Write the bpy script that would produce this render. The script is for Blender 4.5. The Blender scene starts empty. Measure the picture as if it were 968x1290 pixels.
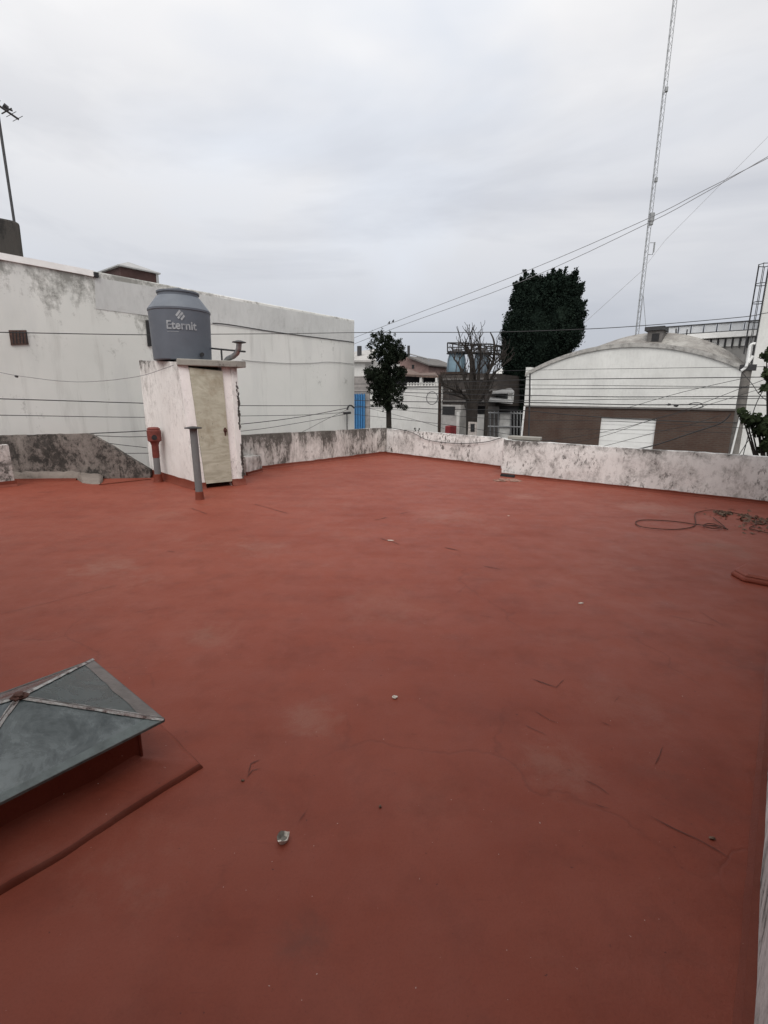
import bpy, math, random
from mathutils import Vector, Matrix, noise
random.seed(7)
S = bpy.context.scene
COL = S.collection
R_ = math.radians

# ------------------------------------------------------------------ camera
F, PITCH, ROLL, H = 612.0, R_(13.06), R_(0.6), 1.65
CAMROT = Matrix.Rotation(math.pi/2 - PITCH, 3, 'X') @ Matrix.Rotation(ROLL, 3, 'Z')
EYE = Vector((0, 0, H))
cd = bpy.data.cameras.new('camera'); cam = bpy.data.objects.new('camera', cd); COL.objects.link(cam)
cam.matrix_world = Matrix.Translation(EYE) @ CAMROT.to_4x4()
cd.sensor_fit = 'VERTICAL'; cd.sensor_height = 36.0; cd.lens = F/1290*36; cd.clip_end = 3000; cd.clip_start = 0.05
S.camera = cam

# ------------------------------------------------------------------ survey helpers: read real positions off the photograph
TH = R_(39.1)
E1 = Vector((math.sin(TH), math.cos(TH), 0))       # along the plot, away from the viewer
E2 = Vector((math.cos(TH), -math.sin(TH), 0))      # along the street, to the right
UP = Vector((0, 0, 1))
def W(a, b, z=0.0): return E2*a + E1*b + UP*z
def ab(P): return P.dot(E2), P.dot(E1), P.z
def ray(x, y): return CAMROT @ Vector(((x-484)/F, -(y-645)/F, -1))
def gz(x, y, z=0.0):
    d = ray(x, y); return EYE + d*((z-H)/d.z)
def onp(x, y, p0, p1):
    """point seen at x, y on the upright plane through plan points p0, p1 (a, b)"""
    A = W(*p0); n = (W(*p1)-A).cross(UP); d = ray(x, y)
    return EYE + d*((A-EYE).dot(n)/d.dot(n))
def onb(x, y, b): return onp(x, y, (0, b), (1, b))
def ona(x, y, a): return onp(x, y, (a, 0), (a, 1))
def ony(x, y, Y):
    d = ray(x, y); return EYE + d*(Y/d.y)
STREET = -3.6

# ------------------------------------------------------------------ materials
def newmat(name):
    m = bpy.data.materials.new(name); m.use_nodes = True
    nt = m.node_tree; nt.nodes.clear()
    out = nt.nodes.new('ShaderNodeOutputMaterial'); b = nt.nodes.new('ShaderNodeBsdfPrincipled')
    nt.links.new(b.outputs[0], out.inputs[0])
    return m, nt, b
class N:
    def __init__(s, nt): s.nt = nt
    def node(s, t, **kw):
        n = s.nt.nodes.new(t)
        for k, v in kw.items(): setattr(n, k, v)
        return n
    def set(s, sock, v):
        if hasattr(v, 'is_linked') or isinstance(v, bpy.types.NodeSocket): s.nt.links.new(v, sock)
        elif isinstance(v, (tuple, list)) and len(v) == 3 and sock.type == 'RGBA': sock.default_value = (*v, 1)
        else: sock.default_value = v
    def pos(s): return s.node('ShaderNodeNewGeometry').outputs['Position']
    def obj(s): return s.node('ShaderNodeTexCoord').outputs['Object']
    def mapping(s, v, scale=(1, 1, 1), loc=(0, 0, 0), rot=(0, 0, 0)):
        n = s.node('ShaderNodeMapping'); s.set(n.inputs['Vector'], v)
        n.inputs['Scale'].default_value = scale; n.inputs['Location'].default_value = loc; n.inputs['Rotation'].default_value = rot
        return n.outputs[0]
    def noise(s, v, scale, detail=4, rough=.55, dist=0):
        n = s.node('ShaderNodeTexNoise'); s.set(n.inputs['Vector'], v)
        n.inputs['Scale'].default_value = scale; n.inputs['Detail'].default_value = detail
        n.inputs['Roughness'].default_value = rough; n.inputs['Distortion'].default_value = dist
        return n.outputs['Fac']
    def ramp(s, fac, lo, hi, a=0., b=1.):
        n = s.node('ShaderNodeMapRange'); n.clamp = True; s.set(n.inputs[0], fac)
        for i, v in enumerate((lo, hi, a, b)): n.inputs[i+1].default_value = v
        return n.outputs[0]
    def mix(s, f, a, b):
        n = s.node('ShaderNodeMix', data_type='RGBA'); s.set(n.inputs[0], f); s.set(n.inputs[6], a); s.set(n.inputs[7], b)
        return n.outputs[2]
    def math(s, op, a, b=0.):
        n = s.node('ShaderNodeMath', operation=op); s.set(n.inputs[0], a); s.set(n.inputs[1], b); return n.outputs[0]
    def sep(s, v):
        n = s.node('ShaderNodeSeparateXYZ'); s.set(n.inputs[0], v); return n.outputs
    def bump(s, h, strength=.3, dist=.02):
        n = s.node('ShaderNodeBump'); s.set(n.inputs['Height'], h); n.inputs['Strength'].default_value = strength; n.inputs['Distance'].default_value = dist
        return n.outputs[0]
MATS = {}
def plain(name, col, rough=.7, metal=0., var=.25, scale=6., spec=.4, bump=.15):
    """painted or natural surface with uneven tone and grain"""
    if name in MATS: return MATS[name]
    m, nt, b = newmat(name); n = N(nt); p = n.pos()
    f = n.noise(p, scale, 6, .65)
    lo = tuple(c*(1-var) for c in col); hi = tuple(min(1, c*(1+var)) for c in col)
    n.set(b.inputs['Base Color'], n.mix(n.ramp(f, .3, .7), lo, hi))
    n.set(b.inputs['Roughness'], n.ramp(n.noise(p, scale*3, 3), .3, .7, max(.05, rough-.1), min(1, rough+.1)))
    b.inputs['Metallic'].default_value = metal; b.inputs['Specular IOR Level'].default_value = spec
    if bump: n.set(b.inputs['Normal'], n.bump(n.noise(p, scale*8, 4), bump, .01))
    MATS[name] = m; return m
def weathered(name, white=(.72, .68, .68), dark=(.075, .07, .065), amount=.5, streak=.35, speck=14., pink=.0, big=1.3, topz=None, toph=.3, chip=0., grey=(.36, .34, .32)):
    """old limewash: black mould in blotches and runs, bare grey render where it has flaked"""
    m, nt, b = newmat(name); n = N(nt); p = n.pos()
    ps = n.mapping(p, (1, 1, streak))
    big_ = n.noise(ps, big, 12, .74, .6)
    fine = n.noise(n.mapping(p, (1, 1, .25+.75*streak), (9, 2, 5)), speck*.55, 12, .84, .3)
    sm = n.math('ADD', n.math('MULTIPLY', big_, .52), n.math('MULTIPLY', fine, .48))
    if topz is not None:
        z = n.sep(p)[2]
        sm = n.math('ADD', sm, n.ramp(z, topz-toph, topz, 0, .10))
    t = .66 - .2*amount
    mask = n.ramp(sm, t, t+.035)
    film = n.ramp(sm, t-.09, t+.01, 0, .68)
    flake = n.ramp(n.noise(n.mapping(p, (1, 1, .8), (4, 4, 8)), 2.6, 9, .74, .5), .55, .62, 0, .6)
    clus = n.ramp(n.noise(n.mapping(p, (1, 1, .8), (5, 1, 3)), 1.5, 4, .6), .46, .62)
    tiny = n.math('MULTIPLY', n.ramp(n.noise(n.mapping(p, (1, 1, .6), (2, 8, 1)), speck*1.0, 8, .70), .55, .575), n.math('MULTIPLY', clus, chip))
    base = n.mix(n.ramp(n.noise(p, .9, 5), .35, .7), white, tuple(c*.84 for c in white))
    base = n.mix(n.ramp(n.noise(n.mapping(p, (1, 1, .3)), 11, 6, .7), .45, .75, 0, .35), base, tuple(c*.62 for c in white))
    c = n.mix(n.math('MULTIPLY', flake, n.ramp(big_, .42, .58)), base, grey)
    c = n.mix(film, c, tuple(.6*g for g in grey))
    c = n.mix(n.math('MULTIPLY', n.math('MAXIMUM', mask, tiny), n.ramp(n.noise(p, 5, 6, .7), .25, .6, .55, .95)), c, dark)
    n.set(b.inputs['Base Color'], c)
    b.inputs['Roughness'].default_value = .9; b.inputs['Specular IOR Level'].default_value = .25
    h = n.math('ADD', n.math('MULTIPLY', mask, -.5), n.math('ADD', n.math('MULTIPLY', flake, -.6), n.math('MULTIPLY', n.noise(p, 40, 5), .5)))
    n.set(b.inputs['Normal'], n.bump(h, .5, .012))
    MATS[name] = m; return m

# red waterproofing paint of the roof
def roof_paint(name, crack=True, mult=1.):
    m, nt, b = newmat(name); n = N(nt); p = n.pos()
    a_ = tuple(c*mult for c in (.196, .041, .0225)); b_ = tuple(c*mult for c in (.245, .064, .040)); d_ = tuple(c*mult for c in (.132, .029, .017))
    c = n.mix(n.ramp(n.noise(p, .8, 7, .62, .2), .32, .68), a_, b_)
    c = n.mix(n.ramp(n.noise(n.mapping(p, (1, 1, 1), (5, 3, 0)), 3.3, 9, .72, .2), .48, .72, 0, .5), c, d_)
    # roller lanes run across the plot, slightly different coats
    lane = n.noise(n.mapping(p, (.25, 3.2, 1), (0, 3, 0), (0, 0, TH)), 1.3, 3, .5)
    c = n.mix(n.ramp(lane, .45, .6, 0, .32), c, b_)
    # worn patches where dust sticks, hard-edged and small
    pat = n.math('MULTIPLY', n.ramp(n.noise(n.mapping(p, (1, 1, 1), (1, 8, 0)), 1.0, 4, .5), .56, .66), n.ramp(n.noise(n.mapping(p, (1, 1, 1), (4, 2, 0)), 9, 8, .75), .46, .62))
    c = n.mix(n.math('MULTIPLY', pat, .16), c, (.30, .165, .125))
    sc = n.noise(n.mapping(p, (1.2, 9, 1), (2, 2, 0), (0, 0, R_(-22))), 3.0, 8, .75, .1)
    c = n.mix(n.ramp(sc, .62, .70, 0, .35), c, (.12, .028, .02))
    sc2 = n.noise(n.mapping(p, (1.5, 12, 1), (8, 1, 0), (0, 0, R_(31))), 2.6, 8, .75, .1)
    c = n.mix(n.ramp(sc2, .63, .72, 0, .24), c, (.25, .11, .08))
    if crack:      # faded and grimy spots the roof really has, each with its own ragged outline
        rag = n.noise(n.mapping(p, (1, 1, 1), (6, 6, 1)), 6.5, 9, .78, .4)
        for (x, y, r, col, k_) in ((130, 715, .55, (.30, .18, .14), .55), (265, 800, .35, (.29, .165, .125), .5), (395, 905, .28, (.29, .165, .125), .5), (385, 1180, .14, (.10, .045, .034), .7), (700, 965, .3, (.28, .15, .115), .5),
                                   (560, 650, .8, (.30, .175, .14), .45), (330, 690, .6, (.29, .16, .125), .45), (820, 640, .9, (.33, .21, .175), .5), (660, 625, .5, (.32, .20, .165), .5), (905, 690, .7, (.15, .085, .062), .6), (935, 830, .45, (.10, .034, .026), .6),
                                   (880, 1000, .3, (.10, .032, .024), .55), (200, 650, .7, (.28, .15, .11), .4), (480, 760, .7, (.27, .125, .09), .35), (780, 880, .4, (.27, .13, .10), .4), (550, 1000, .3, (.25, .10, .07), .35), (860, 1200, .22, (.09, .028, .02), .5)):
            q = gz(x, y); dv = n.node('ShaderNodeVectorMath', operation='DISTANCE'); n.set(dv.inputs[0], p); dv.inputs[1].default_value = q
            mk = n.ramp(n.math('ADD', n.ramp(dv.outputs['Value'], 0, r, .30, 0), rag), .58, .82, 0, k_*.55)
            c = n.mix(n.math('MULTIPLY', mk, n.ramp(dv.outputs['Value'], r*.5, r, 1, 0)), c, col)
    grit = n.noise(p, 120, 3, .7)
    c = n.mix(n.ramp(grit, .5, .75, 0, .3), c, d_)
    spots = n.ramp(n.noise(p, 62, 2, .5), .755, .78)
    c = n.mix(n.math('MULTIPLY', spots, .7), c, (.45, .36, .32))
    dsp = n.ramp(n.noise(n.mapping(p, (1, 1, 1), (7, 7, 7)), 38, 3, .6), .70, .74)
    c = n.mix(n.math('MULTIPLY', dsp, .7), c, (.06, .02, .018))
    if crack:
        v = n.node('ShaderNodeTexVoronoi', feature='DISTANCE_TO_EDGE'); v.inputs['Scale'].default_value = .8
        wv = n.node('ShaderNodeVectorMath', operation='ADD'); n.set(wv.inputs[0], p)
        nn = n.node('ShaderNodeTexNoise'); n.set(nn.inputs['Vector'], p); nn.inputs['Scale'].default_value = 2.; nn.inputs['Detail'].default_value = 5
        sc_ = n.node('ShaderNodeVectorMath', operation='SCALE'); n.set(sc_.inputs[0], nn.outputs['Color']); sc_.inputs['Scale'].default_value = .55
        n.set(wv.inputs[1], sc_.outputs[0]); n.set(v.inputs['Vector'], wv.outputs[0])
        line = n.ramp(v.outputs['Distance'], .0, .012, 1, 0)
        gate = n.ramp(n.noise(n.mapping(p, (1, 1, 1), (11, 5, 0)), .8, 4), .52, .62)
        ck = n.math('MULTIPLY', line, gate)
        c = n.mix(n.math('MULTIPLY', ck, .22), c, (.07, .018, .014))
    n.set(b.inputs['Base Color'], c)
    n.set(b.inputs['Roughness'], n.ramp(n.noise(p, 3.1, 6, .65), .3, .7, .46, .66))
    b.inputs['Specular IOR Level'].default_value = .23
    h = n.math('ADD', n.math('MULTIPLY', n.noise(p, 2.6, 8, .6), .55), n.math('MULTIPLY', n.noise(p, 70, 5, .7), .09))
    if crack: h = n.math('SUBTRACT', h, n.math('MULTIPLY', ck, .06))
    n.set(b.inputs['Normal'], n.bump(h, .35, .05))
    MATS[name] = m; return m
M_roof = roof_paint('red_roof_paint')
M_skirt = roof_paint('red_skirting_paint', False, .72)
M_edgep = roof_paint('red_edge_paint', False, .6)
M_seam = plain('dark_seam', (.088, .024, .016), .7, 0, .4, 12)

M_par = weathered('parapet_limewash', (.79, .785, .775), amount=.47, topz=.85, toph=.2, speck=13, streak=.75, big=1.25, chip=1., grey=(.33, .315, .30))
M_parL = weathered('mouldy_limewash', (.74, .72, .695), (.07, .065, .058), amount=.66, streak=.3, topz=.86, toph=.45, speck=15, big=1.9, grey=(.40, .375, .345), chip=.7)
M_rw = weathered('streaked_limewash', (.72, .70, .69), amount=.6, streak=.3, speck=24, big=3)
M_gable = weathered('mouldy_render', (.25, .222, .205), (.030, .028, .026), amount=.80, streak=.75, speck=22, big=2.2, grey=(.135, .118, .108), chip=.5)
M_shed = weathered('shed_limewash', (.81, .80, .785), amount=.31, streak=.4, speck=18, big=1.1, topz=2.4, toph=.35, grey=(.5, .48, .46), chip=.25)
M_shedd = weathered('shed_front_limewash', (.82, .785, .775), amount=.30, streak=.4, speck=22, big=1.4, chip=.6, grey=(.45, .43, .41))
M_pier = weathered('pier_limewash', (.74, .71, .69), amount=.70, streak=.7, speck=14, chip=.6)
M_ledge = weathered('cream_plaster', (.21, .18, .16), (.10, .085, .075), amount=.45, streak=1, speck=16, big=3, grey=(.2, .175, .155))
M_slabc = weathered('slab_concrete', (.33, .32, .29), (.08, .08, .07), amount=.5, streak=1, speck=12)
M_render = plain('plaster_patch', (.25, .212, .185), .95, 0, .35, 5)

def big_wall(name):
    m, nt, b = newmat(name); n = N(nt); p = n.pos(); z = n.sep(p)[2]
    c = n.mix(n.ramp(n.noise(p, .35, 5, .6), .35, .65), (.63, .64, .615), (.71, .71, .69))
    # repainted band up high and cooler lower wall
    c = n.mix(n.ramp(n.noise(n.mapping(p, (1, 1, .25), (2, 9, 4)), .8, 5, .6), .52, .62, 0, .4), c, (.55, .56, .55))
    st = n.noise(n.mapping(p, (1, 1, .12), (0, 4, 2)), 2.6, 7, .65, .3)
    c = n.mix(n.ramp(st, .55, .74, 0, .6), c, (.42, .42, .40))
    top = n.ramp(z, 3.2, 4.4, 0, .14)
    lft = n.ramp(n.sep(p)[0], -9.5, -3, .04, -.06)
    mo = n.math('ADD', n.math('ADD', n.math('MULTIPLY', n.noise(n.mapping(p, (1, 1, .45)), 1.3, 7, .7, .5), .6), n.math('MULTIPLY', n.noise(p, 7, 10, .8), .4)), n.math('ADD', top, lft))
    for (x, y, r, g_) in ((168, 420, 1.0, .10), (150, 395, .8, .06), (60, 362, 1.2, .05), (112, 350, .6, .05), (394, 470, .8, .12), (417, 450, 1.0, .10), (437, 480, .5, .12)):
        dv = n.node('ShaderNodeVectorMath', operation='DISTANCE'); n.set(dv.inputs[0], n.mapping(p, (1, 1, .55))); q = ona(x, y, -13.2); dv.inputs[1].default_value = (q.x, q.y, q.z*.55)
        mo = n.math('ADD', mo, n.ramp(dv.outputs['Value'], 0, r, g_, 0))
    c = n.mix(n.ramp(mo, .59, .70, 0, .8), c, (.17, .17, .155))
    n.set(b.inputs['Base Color'], c); b.inputs['Roughness'].default_value = .92; b.inputs['Specular IOR Level'].default_value = .2
    n.set(b.inputs['Normal'], n.bump(n.math('ADD', n.noise(p, 1.5, 5), n.math('MULTIPLY', n.noise(p, 25, 4), .2)), .3, .02))
    return m
M_left = big_wall('pale_render')
M_patch = weathered('cool_patch_render', (.58, .59, .585), (.25, .25, .24), amount=.1, grey=(.45, .45, .44))
M_cap = plain('white_cap', (.88, .88, .87), .8, 0, .08, 3)
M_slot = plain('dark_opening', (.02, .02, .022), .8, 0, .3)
M_ventb = plain('clay_vent', (.085, .05, .042), .9, 0, .5, 25)
M_brownbox = plain('red_brown_render', (.045, .022, .02), .85, 0, .3, 5)
M_sheet = plain('sheet_metal_pale', (.36, .36, .36), .5, .3, .15, 3)
M_darkconc = weathered('black_stained_concrete', (.07, .062, .056), (.025, .024, .023), amount=.9, streak=.12, speck=7, grey=(.08, .075, .07))
M_metal = plain('galvanised_metal', (.30, .31, .32), .45, .7, .25, 20)
M_mast = plain('mast_grey', (.25, .26, .27), .6, .3, .15, 2)
M_dmetal = plain('dark_steel', (.05, .05, .053), .55, .4, .3, 15)
M_black = plain('black_plastic', (.015, .015, .017), .5, 0, .2, 20)
M_wire = plain('cable_sheath', (.022, .022, .024), .6, 0, .2, 3, bump=0)
M_wirel = plain('pale_cable', (.20, .20, .21), .6, 0, .2, 3, bump=0)
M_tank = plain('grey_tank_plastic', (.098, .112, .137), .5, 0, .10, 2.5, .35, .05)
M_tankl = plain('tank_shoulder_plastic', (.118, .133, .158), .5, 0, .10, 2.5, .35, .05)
M_greypipe = weathered('grey_pipe', (.17, .175, .18), (.06, .06, .06), amount=.3, speck=25, grey=(.25, .24, .23))
M_wood = plain('dark_wood', (.035, .022, .016), .9, 0, .4, 10)

def logo_mat():
    m, nt, b = newmat('faded_white_print'); n = N(nt); p = n.pos()
    f = n.ramp(n.noise(p, 9, 5, .7), .46, .66, .0, .85)
    n.set(b.inputs['Base Color'], n.mix(f, (.31, .33, .35), (.12, .13, .155))); b.inputs['Roughness'].default_value = .6
    return m
M_logo = logo_mat()
def door_mat():
    m, nt, b = newmat('weathered_plywood'); n = N(nt); p = n.pos()
    g = n.noise(n.mapping(p, (1, 1, 3.)), 1.7, 8, .62, 2.6)
    c = n.mix(n.ramp(g, .3, .7), (.30, .285, .22), (.47, .45, .37))
    c = n.mix(n.ramp(n.noise(n.mapping(p, (1, 1, .7), (3, 3, 3)), 2.2, 6, .7), .52, .68, 0, .6), c, (.21, .165, .105))
    c = n.mix(n.ramp(n.noise(p, 18, 6, .7), .64, .70, 0, .7), c, (.07, .06, .045))
    n.set(b.inputs['Base Color'], c); b.inputs['Roughness'].default_value = .85
    n.set(b.inputs['Normal'], n.bump(g, .3, .01)); return m
M_door = door_mat()
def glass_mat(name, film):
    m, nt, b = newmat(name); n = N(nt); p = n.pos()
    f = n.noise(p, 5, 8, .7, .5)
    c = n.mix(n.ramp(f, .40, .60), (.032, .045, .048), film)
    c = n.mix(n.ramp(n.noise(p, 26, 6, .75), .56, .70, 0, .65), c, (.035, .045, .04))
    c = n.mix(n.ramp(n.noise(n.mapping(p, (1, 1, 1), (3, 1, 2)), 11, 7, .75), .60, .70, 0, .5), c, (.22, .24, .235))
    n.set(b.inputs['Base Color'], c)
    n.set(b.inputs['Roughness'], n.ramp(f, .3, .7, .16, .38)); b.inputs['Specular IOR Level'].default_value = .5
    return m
M_glass = glass_mat('grimy_wired_glass', (.150, .178, .184)); M_glass_shaded = glass_mat('shaded_wired_glass', (.062, .082, .084))  # second glass has its pane's dimmer lighting and reflection put into the colour
M_putty = weathered('peeling_putty', (.5, .51, .5), (.03, .02, .02), amount=.55, streak=1, speck=40, big=12, grey=(.2, .1, .09))
M_rust = plain('rusty_cap', (.075, .032, .024), .85, 0, .5, 30)
def brick_mat(name, c1, c2, mortar, scale, rotz=0.):
    m, nt, b = newmat(name); n = N(nt); p = n.pos()
    # brick coordinates run along the street and upward
    d1 = n.node('ShaderNodeVectorMath', operation='DOT_PRODUCT'); n.set(d1.inputs[0], p); d1.inputs[1].default_value = E2
    cb = n.node('ShaderNodeCombineXYZ'); n.set(cb.inputs[0], d1.outputs['Value']); n.set(cb.inputs[1], n.sep(p)[2])
    t = n.node('ShaderNodeTexBrick'); n.set(t.inputs['Vector'], cb.outputs[0]); t.inputs['Scale'].default_value = scale
    t.inputs['Color1'].default_value = (*c1, 1); t.inputs['Color2'].default_value = (*c2, 1); t.inputs['Mortar'].default_value = (*mortar, 1)
    t.inputs['Mortar Size'].default_value = .03; t.inputs['Brick Width'].default_value = .25; t.inputs['Row Height'].default_value = .08
    c = n.mix(n.ramp(n.noise(p, 1.2, 6, .65), .4, .7, 0, .6), t.outputs[0], tuple(x*.6 for x in c1))
    n.set(b.inputs['Base Color'], c); b.inputs['Roughness'].default_value = .95
    b.inputs['Specular IOR Level'].default_value = .2
    n.set(b.inputs['Normal'], n.bump(t.outputs['Fac'], -.3, .01)); return m
M_brick = brick_mat('dark_brick', (.098, .052, .039), (.060, .035, .029), (.088, .068, .058), 1.)
M_white = weathered('white_facade', (.70, .705, .69), (.3, .29, .28), amount=.0, grey=(.62, .62, .60))
M_whitedoor = plain('white_door_paint', (.74, .75, .745), .6, 0, .06, 2)
def tin_mat(name, c1, c2, scale=5., axis=None):
    m, nt, b = newmat(name); n = N(nt); p = n.pos()
    d1 = n.node('ShaderNodeVectorMath', operation='DOT_PRODUCT'); n.set(d1.inputs[0], p); d1.inputs[1].default_value = axis or E2
    w = n.math('SINE', n.math('MULTIPLY', d1.outputs['Value'], 2*math.pi*scale))
    c = n.mix(n.ramp(n.noise(p, 1.1, 7, .7, .4), .38, .62), c1, c2)
    c = n.mix(n.ramp(n.noise(p, 5, 7, .7), .55, .7, 0, .6), c, tuple(x*.4 for x in c2))
    n.set(b.inputs['Base Color'], c); b.inputs['Roughness'].default_value = .75
    n.set(b.inputs['Normal'], n.bump(w, .5, .03)); return m
M_tin = tin_mat('weathered_corrugated_tin', (.34, .33, .31), (.17, .155, .145), 4., E1)
M_tind = tin_mat('dark_corrugated_tin', (.060, .049, .043), (.032, .026, .024), 3.)
M_rooft = plain('brown_roof_tiles', (.13, .09, .075), .9, 0, .4, 5)
M_pink = plain('pinkish_render', (.20, .135, .125), .9, 0, .25, 3)
M_grayw = plain('grey_house_wall', (.36, .35, .34), .9, 0, .25, 2)
M_dgray = plain('dark_grey_wall', (.12, .112, .108), .9, 0, .3, 2)
M_offw = weathered('offwhite_house_wall', (.64, .635, .62), (.25, .24, .23), amount=.1, grey=(.5, .49, .47))
M_blue = plain('blue_gate_paint', (.045, .17, .36), .55, 0, .2, 6)
M_bluetank = plain('pale_blue_tank', (.14, .21, .26), .5, 0, .25, 2)
M_bluetankd = plain('dull_blue_tank', (.10, .13, .16), .5, 0, .3, 2)
M_panel = plain('translucent_panel', (.60, .62, .65), .3, 0, .12, 2)
M_red = plain('red_enamel', (.22, .025, .03), .5, 0, .2, 6)
M_poster = plain('poster_paper', (.42, .38, .36), .8, 0, .5, 14)
M_concpole = plain('pole_concrete', (.16, .15, .14), .9, 0, .3, 6)
M_asph = plain('asphalt', (.05, .05, .05), .9, 0, .3, 3)
M_pave = plain('pavement', (.24, .23, .22), .9, 0, .25, 3)
M_dirt = plain('earth', (.13, .12, .10), .95, 0, .3, .2)
M_bark = plain('bark', (.026, .021, .018), .95, 0, .4, 10)
M_bone = plain('chalky_shell', (.62, .58, .52), .7, 0, .35, 60)
M_litter = plain('leaf_litter', (.13, .085, .06), .95, 0, .6, 50)
def leaf_mat(name, c1, c2):
    m, nt, b = newmat(name); n = N(nt); p = n.pos()
    n.set(b.inputs['Base Color'], n.mix(n.ramp(n.noise(p, 1.6, 5, .65), .35, .65), c1, c2))
    b.inputs['Roughness'].default_value = .9; b.inputs['Specular IOR Level'].default_value = .06; return m
M_cyp = leaf_mat('cypress_green', (.008, .014, .011), (.017, .027, .020))
M_con = leaf_mat('conifer_green', (.008, .012, .008), (.018, .024, .015))
M_leaf = leaf_mat('broadleaf_green', (.014, .021, .011), (.034, .046, .022))

# ------------------------------------------------------------------ mesh builder
def world_of(o):
    m = Matrix.Identity(4)
    while o is not None: m = o.matrix_basis @ m; o = o.parent
    return m
def tag(o, label=None, cat=None, group=None, kind=None):
    if label: o['label'] = label
    if cat: o['category'] = cat
    if group: o['group'] = group
    if kind: o['kind'] = kind
    return o
def empty(name, P, label, cat, group=None):
    o = bpy.data.objects.new(name, None); COL.objects.link(o); o.location = P; o.empty_display_size = .2
    return tag(o, label, cat, group)
class MB:
    def __init__(s): s.v = []; s.f = []; s.mi = []
    def face(s, pts, mi=0):
        i = len(s.v); s.v += [Vector(p) for p in pts]; s.f.append(tuple(range(i, i+len(pts)))); s.mi.append(mi)
    def solid(s, bot, top, mi=0, capb=True):
        """closed prism between two loops"""
        n = len(bot); i = len(s.v); s.v += [Vector(p) for p in bot] + [Vector(p) for p in top]
        for k in range(n):
            j = (k+1) % n; s.f.append((i+k, i+j, i+n+j, i+n+k)); s.mi.append(mi)
        s.f.append(tuple(i+n+k for k in range(n))); s.mi.append(mi)
        if capb: s.f.append(tuple(i+k for k in reversed(range(n)))); s.mi.append(mi)
    def box(s, a0, a1, b0, b1, z0, z1, mi=0):
        s.solid([W(a0, b0, z0), W(a1, b0, z0), W(a1, b1, z0), W(a0, b1, z0)], [W(a0, b0, z1), W(a1, b0, z1), W(a1, b1, z1), W(a0, b1, z1)], mi)
    def extr(s, pts, d, mi=0):
        """flat outline pts pushed along vector d"""
        s.solid(pts, [Vector(p)+d for p in pts], mi)
    def tube(s, pts, r, seg=6, mi=0, r1=None, cap=True):
        pts = [Vector(p) for p in pts]; n = len(pts); base = len(s.v); prev = None
        for k, p in enumerate(pts):
            t = (pts[min(k+1, n-1)]-pts[max(k-1, 0)]); t = t.normalized() if t.length > 1e-9 else UP.copy()
            if prev is None:
                u = t.cross(UP if abs(t.z) < .9 else Vector((1, 0, 0))).normalized()
            else:
                u = (prev - t*prev.dot(t)); u = u.normalized() if u.length > 1e-6 else t.orthogonal().normalized()
            prev = u; w = t.cross(u)
            rr = r if r1 is None else r+(r1-r)*k/max(1, n-1)
            for q in range(seg):
                a = 2*math.pi*q/seg; s.v.append(p + (u*math.cos(a)+w*math.sin(a))*rr)
        for k in range(n-1):
            for q in range(seg):
                q2 = (q+1) % seg
                s.f.append((base+k*seg+q, base+k*seg+q2, base+(k+1)*seg+q2, base+(k+1)*seg+q)); s.mi.append(mi)
        if cap:
            s.f.append(tuple(base+q for q in reversed(range(seg)))); s.mi.append(mi)
            s.f.append(tuple(base+(n-1)*seg+q for q in range(seg))); s.mi.append(mi)
    def lathe(s, c, prof, seg=32, mi=0):
        """prof: list of (radius, z) from bottom to top about the upright axis at c"""
        base = len(s.v); c = Vector(c)
        for r, z in prof:
            for q in range(seg):
                a = 2*math.pi*q/seg; s.v.append(c+Vector((math.cos(a)*r, math.sin(a)*r, z)))
        for k in range(len(prof)-1):
            for q in range(seg):
                q2 = (q+1) % seg
                s.f.append((base+k*seg+q, base+k*seg+q2, base+(k+1)*seg+q2, base+(k+1)*seg+q)); s.mi.append(mi)
        s.f.append(tuple(base+q for q in reversed(range(seg)))); s.mi.append(mi)
        s.f.append(tuple(base+(len(prof)-1)*seg+q for q in range(seg))); s.mi.append(mi)
    def blob(s, c, r, sq=(1, 1, 1), amp=.3, seed=0, seg=10, rings=7):
        base = len(s.v); c = Vector(c)
        for k in range(rings+1):
            ph = math.pi*k/rings
            for q in range(seg):
                a = 2*math.pi*q/seg; d = Vector((math.sin(ph)*math.cos(a), math.sin(ph)*math.sin(a), -math.cos(ph)))
                rr = r*(1+amp*noise.noise(d*1.7+Vector((seed, seed*2.3, 0)))*2)
                s.v.append(c+Vector((d.x*sq[0], d.y*sq[1], d.z*sq[2]))*rr)
        for k in range(rings):
            for q in range(seg):
                q2 = (q+1) % seg
                s.f.append((base+k*seg+q, base+k*seg+q2, base+(k+1)*seg+q2, base+(k+1)*seg+q)); s.mi.append(0)
    def build(s, name, mats, parent=None, smooth=False, bevel=0., origin=None):
        if not isinstance(mats, (list, tuple)): mats = [mats]
        me = bpy.data.meshes.new(name); o = bpy.data.objects.new(name, me)
        if parent is None:
            xs = [v.x for v in s.v]; ys = [v.y for v in s.v]; zs = [v.z for v in s.v]
            org = Vector(((min(xs)+max(xs))/2, (min(ys)+max(ys))/2, min(zs))) if origin is None else origin
            o.location = org; T = Matrix.Translation(-org)
        else:
            o.parent = parent; T = world_of(parent).inverted()
        me.from_pydata([T @ v for v in s.v], [], s.f)
        for m in mats: me.materials.append(m)
        for p, i in zip(me.polygons, s.mi): p.material_index = i; p.use_smooth = smooth
        me.update()
        import bmesh
        bm = bmesh.new(); bm.from_mesh(me); bmesh.ops.remove_doubles(bm, verts=bm.verts, dist=1e-5)
        bmesh.ops.recalc_face_normals(bm, faces=bm.faces); bm.to_mesh(me); bm.free()
        COL.objects.link(o)
        if smooth:
            me.set_sharp_from_angle(angle=R_(40))
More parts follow.
